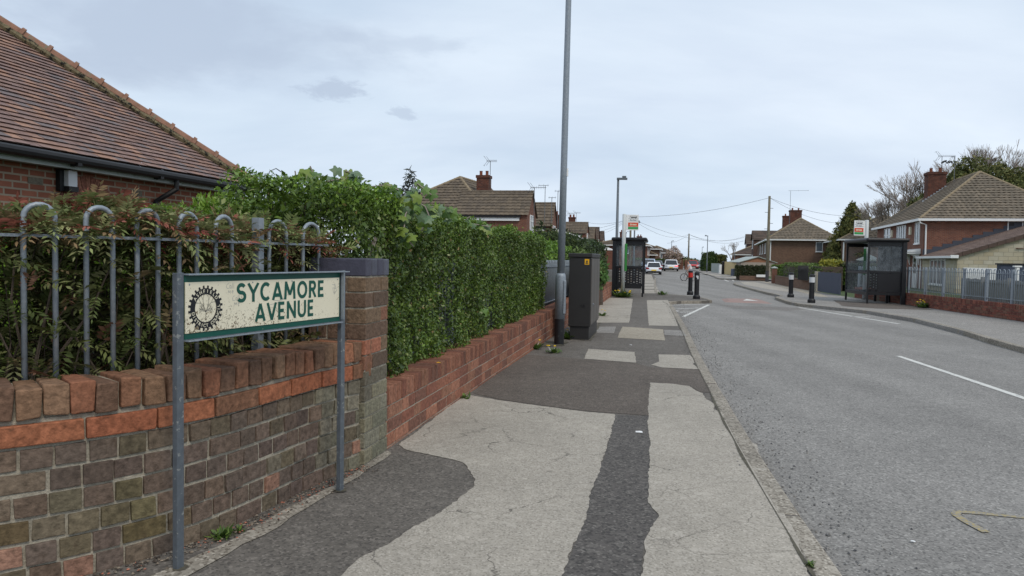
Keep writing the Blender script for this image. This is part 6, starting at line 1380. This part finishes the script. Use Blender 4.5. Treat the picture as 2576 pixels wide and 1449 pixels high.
gC = ([lin(70, 84, 52), lin(54, 66, 44), lin(88, 100, 58)], [.4, .4, .2]); gY = ([lin(116, 116, 66), lin(92, 98, 56), lin(70, 76, 44), lin(138, 132, 78)], [.3, .3, .25, .15])
tree('dark spruce top rising behind the vine at the hedge corner', 1028, 30, 1.0, ztop(1028, 422, 30), 1.25, 2600, .26, ([lin(74, 80, 74), lin(60, 64, 60), lin(88, 92, 84)], [.4, .4, .2]), 'cone', asp=.22)
tree('dark evergreen tree left of the near lamp post', 1372, 21, .3, ztop(1372, 572, 21), 1.0, 6500, .13, gC, asp=.35)
tree('dark evergreen tree right of the near lamp post above the cabinet', 1428, 24, .2, ztop(1428, 602, 24), 1.05, 6500, .13, gC, asp=.35)
tree('small leafy sapling top in front of the cabinet roof houses', 1452, 19, .6, ztop(1452, 628, 19), .55, 1400, .12, ([lin(116, 132, 84), lin(96, 116, 66)], [.5, .5]))
tree('yellow green shrub growing through the railing beyond the cabinet', 1503, 23.5, .5, ztop(1503, 655, 23.5), .32, 900, .12, ([lin(92, 126, 70), lin(76, 108, 56)], [.5, .5]))
tc1 = tree('tall dark conifer with yellowish tips between the right houses', 2138, 78, 0, ztop(2140, 508, 78), 3.1, 26000, .36, gY, 'cone', asp=.4, trunk=.35)
tree('second conifer stem merging with the tall one behind the right shelter', 2170, 81, 0, ztop(2166, 530, 81), 2.4, 11000, .36, gY, 'cone', asp=.4, trunk=.3)
for lb, px, py, Y, w_, bz in (('dark evergreen crown behind the left part of the big right roof', 2318, 492, 66, 1.6, 5.2), ('dark evergreen crown just right of the big chimney', 2420, 408, 66, 2.1, 6.5), ('wide dark evergreen crown behind the right roof slope', 2500, 415, 68, 2.6, 6.0), ('low dark evergreen crown at the right roof edge', 2555, 450, 66, 2.0, 5.5)):
    tree(lb, px, Y, bz - 2.2, ztop(px, py, Y), w_, 9000, .3, ([lin(108, 112, 66), lin(92, 98, 58), lin(126, 122, 74), lin(78, 86, 52)], [.3, .3, .15, .25]), trunk=.25, dense=3)
def bare(label, px, Y, H, spread, depth=6, r0=.22, z0=0., seed=1, lean=0., n0=5, mat='bark_grey'):
    t = thing('bare_tree', label, 'tree', (X(px, Y), Y, 0)); b = MB(); rs = random.Random(seed)
    def go(p, d, l, r, k):
        q = p + d * l * .5 + Vector((rs.uniform(-1, 1), rs.uniform(-1, 1), 0)) * l * .05; e = q + d * l * .5 + Vector((0, 0, .03 * l)); b.tube([p, q, e], [r, r * .86, r * .72], 5 if r > .05 else 3, caps=False)
        if k == 0: return
        for i in range(3 if rs.random() < .62 else 2):
            nd = (d + Vector((rs.uniform(-1, 1), rs.uniform(-1, 1), rs.uniform(-.25, .65))) * spread).normalized(); go(e if i else q.lerp(e, .8), nd, l * rs.uniform(.66, .88), max(r * .62, .011), k - 1)
    p0 = Vector((0, 0, z0)); b.tube([(0, 0, -.2), p0], [r0 * 1.2, r0], 7, caps=False) if z0 > 0 else None
    for i in range(n0): a = 6.28 * i / n0 + rs.random(); go(p0, Vector((math.cos(a) * .45 + lean, math.sin(a) * .45, 1)).normalized(), H * .26, r0 * .6, depth)
    b.build('trunk', mat, t); return t
bare('large bare winter tree behind the right end of the big roof', 2478, 72, ztop(2478, 368, 72) - 5.2, .42, 6, .3, 5.2, 3)
bare('bare tree at the right edge behind the big house', 2560, 74, ztop(2560, 412, 74) - 4.6, .45, 6, .28, 4.6, 5)
bare('bare tree with rising branches left of the big chimney', 2306, 70, ztop(2312, 418, 70) - 3.6, .45, 6, .26, 3.6, 8)
bare('low twiggy bare tree between the conifer and the big roof', 2240, 72, ztop(2240, 496, 72) - 2.6, .38, 6, .2, 2.4, 11)
bare('second low twiggy tree right beside the big roof hip', 2275, 74, ztop(2275, 478, 74) - 3.0, .38, 6, .2, 2.8, 12)
tb = MB(); c = P(2498, 402, 71.5)
for i in range(40): a = Vector((jit(.4), jit(.3), jit(.14))); tb.tube([c + a, c + a + Vector((jit(.35), jit(.3), jit(.1)))], .02, 3)
tag(tb.build('bird_nest', 'bark'), 'dark bird nest high in the large bare tree', 'nest')
tb = MB(); c = P(2380, 408, 52)
for i in range(16): a = Vector((i * .045 - .3, jit(.05), jit(.07) - .0)); tb.tube([c + a, c + a + Vector((.09, jit(.06), jit(.1)))], [random.uniform(.04, .08), .02], 5)
tag(tb.build('plastic_bag', 'black'), 'torn black plastic bag snagged beside the aerial on the big right roof', 'bag')
tt = tree('pink blossom tree beside the far lamp post on the left', 1692, 118, .3, ztop(1692, 622, 118), 1.3, 2600, .26, ([lin(196, 176, 166), lin(170, 150, 138), lin(140, 126, 104)], [.4, .35, .25]), dense=.6)
bare('spindly tree just coming into leaf above the olive hedge', 1838, 104, 3.0, .7, 4, .1, 1.6, 21, n0=3)
tree('small distant tree at the end of the road', 1722, 175, .5, ztop(1722, 652, 175), 2.6, 900, .4, ([lin(160, 150, 120), lin(120, 122, 84)], [.5, .5]), dense=.6)

# ================================================================== CARS
def carmat(n, c): return M(n, c, .28, ns=2, na=.02, spec=.6)
for k, c in (('car_white', lin(232, 236, 242)), ('car_blue', lin(196, 210, 232)), ('car_silver', lin(160, 170, 184)), ('car_red', lin(190, 34, 34)), ('car_dark', lin(118, 126, 138))): mt[k] = carmat(k.replace('_', ' ') + ' paint', c)
mt['tail'] = M('red lamp lens', lin(150, 24, 26), .3); mt['plate_y'] = M('yellow number plate', lin(226, 190, 60), .5); mt['plate_w'] = M('white number plate', lin(220, 220, 214), .5); mt['lamp'] = M('headlight', lin(226, 228, 230), .2)
bl, bnt, bb, _ = newmat('lit brake lamp'); bb.inputs['Base Color'].default_value = (.8, .05, .05, 1); bb.inputs['Emission Color'].default_value = (1, .1, .1, 1); bb.inputs['Emission Strength'].default_value = 1.2; mt['brake'] = bl
def car(label, px, Y, W, H, L_, rz, paint, front=False, suv=False, van=False, brake=False):
    """rear end at local y=0 facing -y (towards the camera); front=True turns the car to face us"""
    t = thing('car', label, 'car', (X(px, Y), Y, -.1), rz); hw = W / 2; gl = .20 * H + .02
    zb = H * (.60 if not suv else .58); zr = H - .03; ro = .78
    if van: zb = H * .62; ro = .86
    # body: rings of half-profile along the length
    st_ = [(0, .86, gl + .06, zb * .88), (.06, .95, gl, zb * .97), (.35, .99, gl - .04, zb), (L_ * .5, 1, gl - .04, zb * 1.0), (L_ - .9, .98, gl - .04, zb * .95), (L_ - .12, .9, gl, zb * .82), (L_, .78, gl + .06, zb * .68)]
    b = MB(); vs = []; fs = []; prof = [(-.82, 0), (-.98, .12), (-1, .45), (-.95, .8), (-.84, 1), (.84, 1), (.95, .8), (1, .45), (.98, .12), (.82, 0)]
    for y, k, z0, z1 in st_:
        for x, z in prof: vs.append((x * hw * k, y, z0 + z * (z1 - z0)))
    n = len(prof)
    for i in range(len(st_) - 1):
        for j in range(n): fs.append((i * n + j, i * n + (j + 1) % n, (i + 1) * n + (j + 1) % n, (i + 1) * n + j))
    fs += [tuple(range(n - 1, -1, -1)), tuple(range(len(vs) - n, len(vs)))]; b.add(vs, fs); b.build('body', paint, t, smooth=True, bevel=0)
    y0, y1 = (.12, L_ * (.62 if not van else .72)); yt0, yt1 = y0 + (.38 if not suv else .28), y1 - .62
    hb_, ht = hw * .9, hw * ro * .92
    b = MB(); b.hexa([(-hb_, y0, zb - .02), (hb_, y0, zb - .02), (hb_, y1 + .3, zb - .04), (-hb_, y1 + .3, zb - .04), (-ht, yt0, zr), (ht, yt0, zr), (ht, yt1, zr), (-ht, yt1, zr)]); b.build('glasshouse', 'glass_dark', t)
    b = MB(); b.hexa([(-ht - .02, yt0 - .12, zr - .05), (ht + .02, yt0 - .12, zr - .05), (ht + .02, yt1 + .06, zr - .04), (-ht - .02, yt1 + .06, zr - .04), (-ht + .08, yt0, zr + .04), (ht - .08, yt0, zr + .04), (ht - .08, yt1, zr + .04), (-ht + .08, yt1, zr + .04)]); b.build('roof', paint, t, bevel=.03)
    b = MB()
    for s_ in (-1, 1):
        for (xa, ya, za), (xb, yb, zb_) in (((hb_, y0, zb - .03), (ht, yt0, zr)), ((hb_, y1 + .3, zb - .05), (ht, yt1, zr)), ((hb_ + .01, L_ * .36, zb - .03), (ht + .005, L_ * .36, zr))): b.tube([(xa * s_, ya, za), (xb * s_, yb, zb_)], .055, 6)
    b.build('pillars', paint, t)
    for s_ in (-1, 1):
        for yw in (L_ * .19, L_ * .81):
            b = MB(); rw_ = .31 if not suv else .35; b.tube([(s_ * (hw - .21), yw, rw_), (s_ * (hw + .005), yw, rw_)], rw_, 18); wl = b.build('wheel', 'rubber', t); b = MB(); b.tube([(s_ * (hw + .003), yw, rw_), (s_ * (hw + .012), yw, rw_)], rw_ * .62, 12); b.build('rim', 'galv', wl)
    zl = zb * .8
    if not front:
        for s_ in (-1, 1): b = MB(); xa, xb = sorted((s_ * hw * .98, s_ * hw * (.62 if not suv else .5))); b.box(xa, xb, -.03, .3, zl - .06, zl + (.1 if not suv else .05)); b.build('tail_light', 'brake' if brake and s_ > 0 else ('tail' if not suv else 'glass_dark'), t, bevel=.015)
        b = MB(); b.box(-.26, .26, -.02, .02, zb * .52, zb * .52 + .12); b.build('number_plate', 'plate_y', t)
        b = MB(); b.box(-hw * .86, hw * .86, -.02, .1, gl - .08, gl + .1); b.build('bumper', 'black_paint', t, bevel=.02)
        b = MB(); b.hexa([(-hw * .72, y0 - .03, zb + .02), (hw * .72, y0 - .03, zb + .02), (hw * .72, y0 + .02, zb + .02), (-hw * .72, y0 + .02, zb + .02), (-ht * .86, yt0 - .06, zr - .08), (ht * .86, yt0 - .06, zr - .08), (ht * .86, yt0, zr - .08), (-ht * .86, yt0, zr - .08)]); b.build('rear_window', 'glass_dark', t)
    else:
        for s_ in (-1, 1): b = MB(); xa, xb = sorted((s_ * hw * .84, s_ * hw * .48)); b.box(xa, xb, L_ - .2, L_ + .02, zb * .6, zb * .76); b.build('headlight', 'lamp', t, bevel=.015)
        b = MB(); b.box(-hw * .42, hw * .42, L_ - .05, L_ + .02, zb * .5, zb * .7); b.build('grille', 'black_paint', t)
        b = MB(); b.box(-.26, .26, L_ + .0, L_ + .035, zb * .36, zb * .36 + .11); b.build('number_plate', 'plate_w', t); b = MB(); b.box(-hw * .8, hw * .8, L_ - .06, L_ + .015, gl - .08, gl + .05); b.build('bumper', 'black_paint', t)
    for s_ in (-1, 1): b = MB(); b.box(min(s_ * hw, s_ * (hw + .16)), max(s_ * hw, s_ * (hw + .16)), y1 - .05, y1 + .1, zb - .02, zb + .12); b.build('mirror', paint if not van else 'navy', t, bevel=.02)
    return t
def turned(rz, L_): return rz + math.pi
car('white hatchback parked by the left kerb, nearest of the cars', 1644, 78, 1.62, 1.32, 3.7, R(-9), 'car_white')
car('white estate car driving away with its right brake lamp lit', 1687, 104, 1.98, 1.62, 4.4, R(-12), 'car_white', suv=True, brake=True)
t = car('pale blue van parked facing us behind the white hatchback', 1630, 92, 1.7, 1.66, 4.0, 0, 'car_blue', front=True, van=True); t.rotation_euler.z = R(170)
t = car('silver car parked beyond the pale blue van', 1652, 112, 1.7, 1.42, 4.1, R(-12), 'car_silver')
t = car('red car coming towards us behind the cyclist', 1738, 132, 1.8, 1.6, 4.1, 0, 'car_red', front=True); t.rotation_euler.z = R(172)
t = car('dark silver car parked at the right kerb beyond the cyclist', 1763, 146, 1.8, 1.4, 4.3, 0, 'car_dark', front=True); t.rotation_euler.z = R(150)

# ================================================================== CYCLIST
cy = G(1733, 706.5, -.1); CYS = .93
bike = thing('bicycle', 'dark mountain bike crossing the road, ridden to the left', 'bicycle', (cy[0], cy[1], -.1), R(3), sc=CYS)
fx, rx_, wr = -.42, .42, .29         # x: travel direction is -x
for x in (fx, rx_):
    b = MB(); b.tube([(x + wr * math.cos(a), 0, wr + wr * math.sin(a)) for a in np.linspace(0, 2 * math.pi, 25)], .026, 6, caps=False); wl = b.build('wheel', 'rubber', bike)
    b = MB(); [b.tube([(x, 0, wr), (x + wr * math.cos(a), 0, wr + wr * math.sin(a))], .003, 3) for a in np.linspace(0, 6.28, 17)[:-1]]; b.tube([(x, -.04, wr), (x, .04, wr)], .05, 8); b.build('spokes', 'galv', wl)
b = MB(); hd, st2, bbk = (-.26, 0, .74), (.16, 0, .7), (.03, 0, .3)
for a, c in ((hd, st2), ((-.28, 0, .66), bbk), (st2, bbk), (bbk, (rx_, 0, wr)), (st2, (rx_, 0, wr))): b.tube([a, c], .019, 6)
b.build('frame', 'black_paint', bike); b = MB(); b.tube([hd, (-.33, 0, .6), (fx, 0, wr)], .018, 6); b.build('fork', 'cabinet', bike)
b = MB(); b.tube([hd, (-.24, 0, .84)], .015, 5); b.tube([(-.22, -.26, .86), (-.25, 0, .85), (-.22, .26, .86)], .014, 5); b.build('handlebar', 'black_paint', bike); b = MB(); b.tube([st2, (.18, 0, .78)], .014, 5); b.box(.06, .3, -.06, .06, .775, .82); b.build('saddle', 'black_paint', bike)
b = MB(); b.tube([(.03, -.03, .3), (.03, .03, .3)], .08, 10); b.tube([(.03, -.07, .3), (-.1, -.07, .24)], .012, 5); b.tube([(.03, .07, .3), (.16, .07, .36)], .012, 5); b.build('crank', 'galv', bike)
person = thing('person', 'young cyclist in a white top and pale shorts leaning forward on a bicycle', 'person', (cy[0], cy[1], -.1), R(3), sc=CYS)
def skin(name, V, E_, Rr, mat, parent, root=0, sub=2):
    me = bpy.data.meshes.new(name); me.from_pydata(V, E_, []); o = bpy.data.objects.new(name, me); COL.objects.link(o); m = o.modifiers.new('skin', 'SKIN'); m.use_smooth_shade = True
    for i, r in enumerate(Rr): me.skin_vertices[0].data[i].radius = (r, r)
    me.skin_vertices[0].data[root].use_root = True; o.modifiers.new('sub', 'SUBSURF').levels = sub
    bpy.context.view_layer.update(); m2 = bpy.data.meshes.new_from_object(o.evaluated_get(bpy.context.evaluated_depsgraph_get())); bpy.data.objects.remove(o); m2.name = name
    m2.materials.clear(); m2.materials.append(mt[mat]); n = bpy.data.objects.new(name, m2); COL.objects.link(n); n.parent = parent; return n
V = [(.16, 0, .86), (.10, 0, 1.02), (.02, 0, 1.2), (-.04, 0, 1.34), (-.07, 0, 1.42), (-.1, 0, 1.5), (-.115, 0, 1.58),      # pelvis spine neck head 0-6
     (0, -.16, 1.31), (-.09, -.22, 1.1), (-.2, -.24, .92), (-.23, -.24, .87), (0, .16, 1.31), (-.09, .22, 1.1), (-.2, .24, .92), (-.23, .24, .87),   # arms 7-14
     (.15, -.09, .82), (-.1, -.1, .66), (.0, -.1, .34), (-.1, -.1, .26), (-.18, -.1, .26), (.15, .09, .82), (-.12, .1, .78), (.08, .1, .46), (.02, .1, .38), (-.06, .1, .37)]
E_ = [(0, 1), (1, 2), (2, 3), (3, 4), (4, 5), (5, 6), (3, 7), (7, 8), (8, 9), (9, 10), (3, 11), (11, 12), (12, 13), (13, 14), (0, 15), (15, 16), (16, 17), (17, 18), (18, 19), (0, 20), (20, 21), (21, 22), (22, 23), (23, 24)]
Rr = [.085, .08, .085, .07, .045, .075, .07, .05, .04, .032, .035, .05, .04, .032, .035, .085, .06, .042, .04, .03, .085, .06, .042, .04, .03]
skin('body', V, E_, Rr, 'skin', person)
skin('top', [(.14, 0, .9), (.09, 0, 1.04), (.01, 0, 1.2), (-.03, 0, 1.33), (0, -.17, 1.31), (-.05, -.2, 1.2), (0, .17, 1.31), (-.05, .2, 1.2)], [(0, 1), (1, 2), (2, 3), (3, 4), (4, 5), (3, 6), (6, 7)], [.16, .155, .165, .13, .085, .075, .085, .075], 'cloth_w', person)
skin('shorts', [(.16, 0, .88), (.14, -.09, .82), (-.04, -.1, .7), (.14, .09, .82), (-.05, .1, .79)], [(0, 1), (1, 2), (0, 3), (3, 4)], [.155, .13, .1, .13, .1], 'cloth_g', person)
skin('hair', [(-.085, 0, 1.56), (-.09, 0, 1.61)], [(0, 1)], [.083, .07], 'hair', person)
for y in (-.1, .1): b = MB(); x, z = (-.17, .24) if y < 0 else (-.05, .35); b.box(x - .09, x + .1, y - .04, y + .04, z - .03, z + .03); b.build('shoe', 'black_paint', person, bevel=.015)
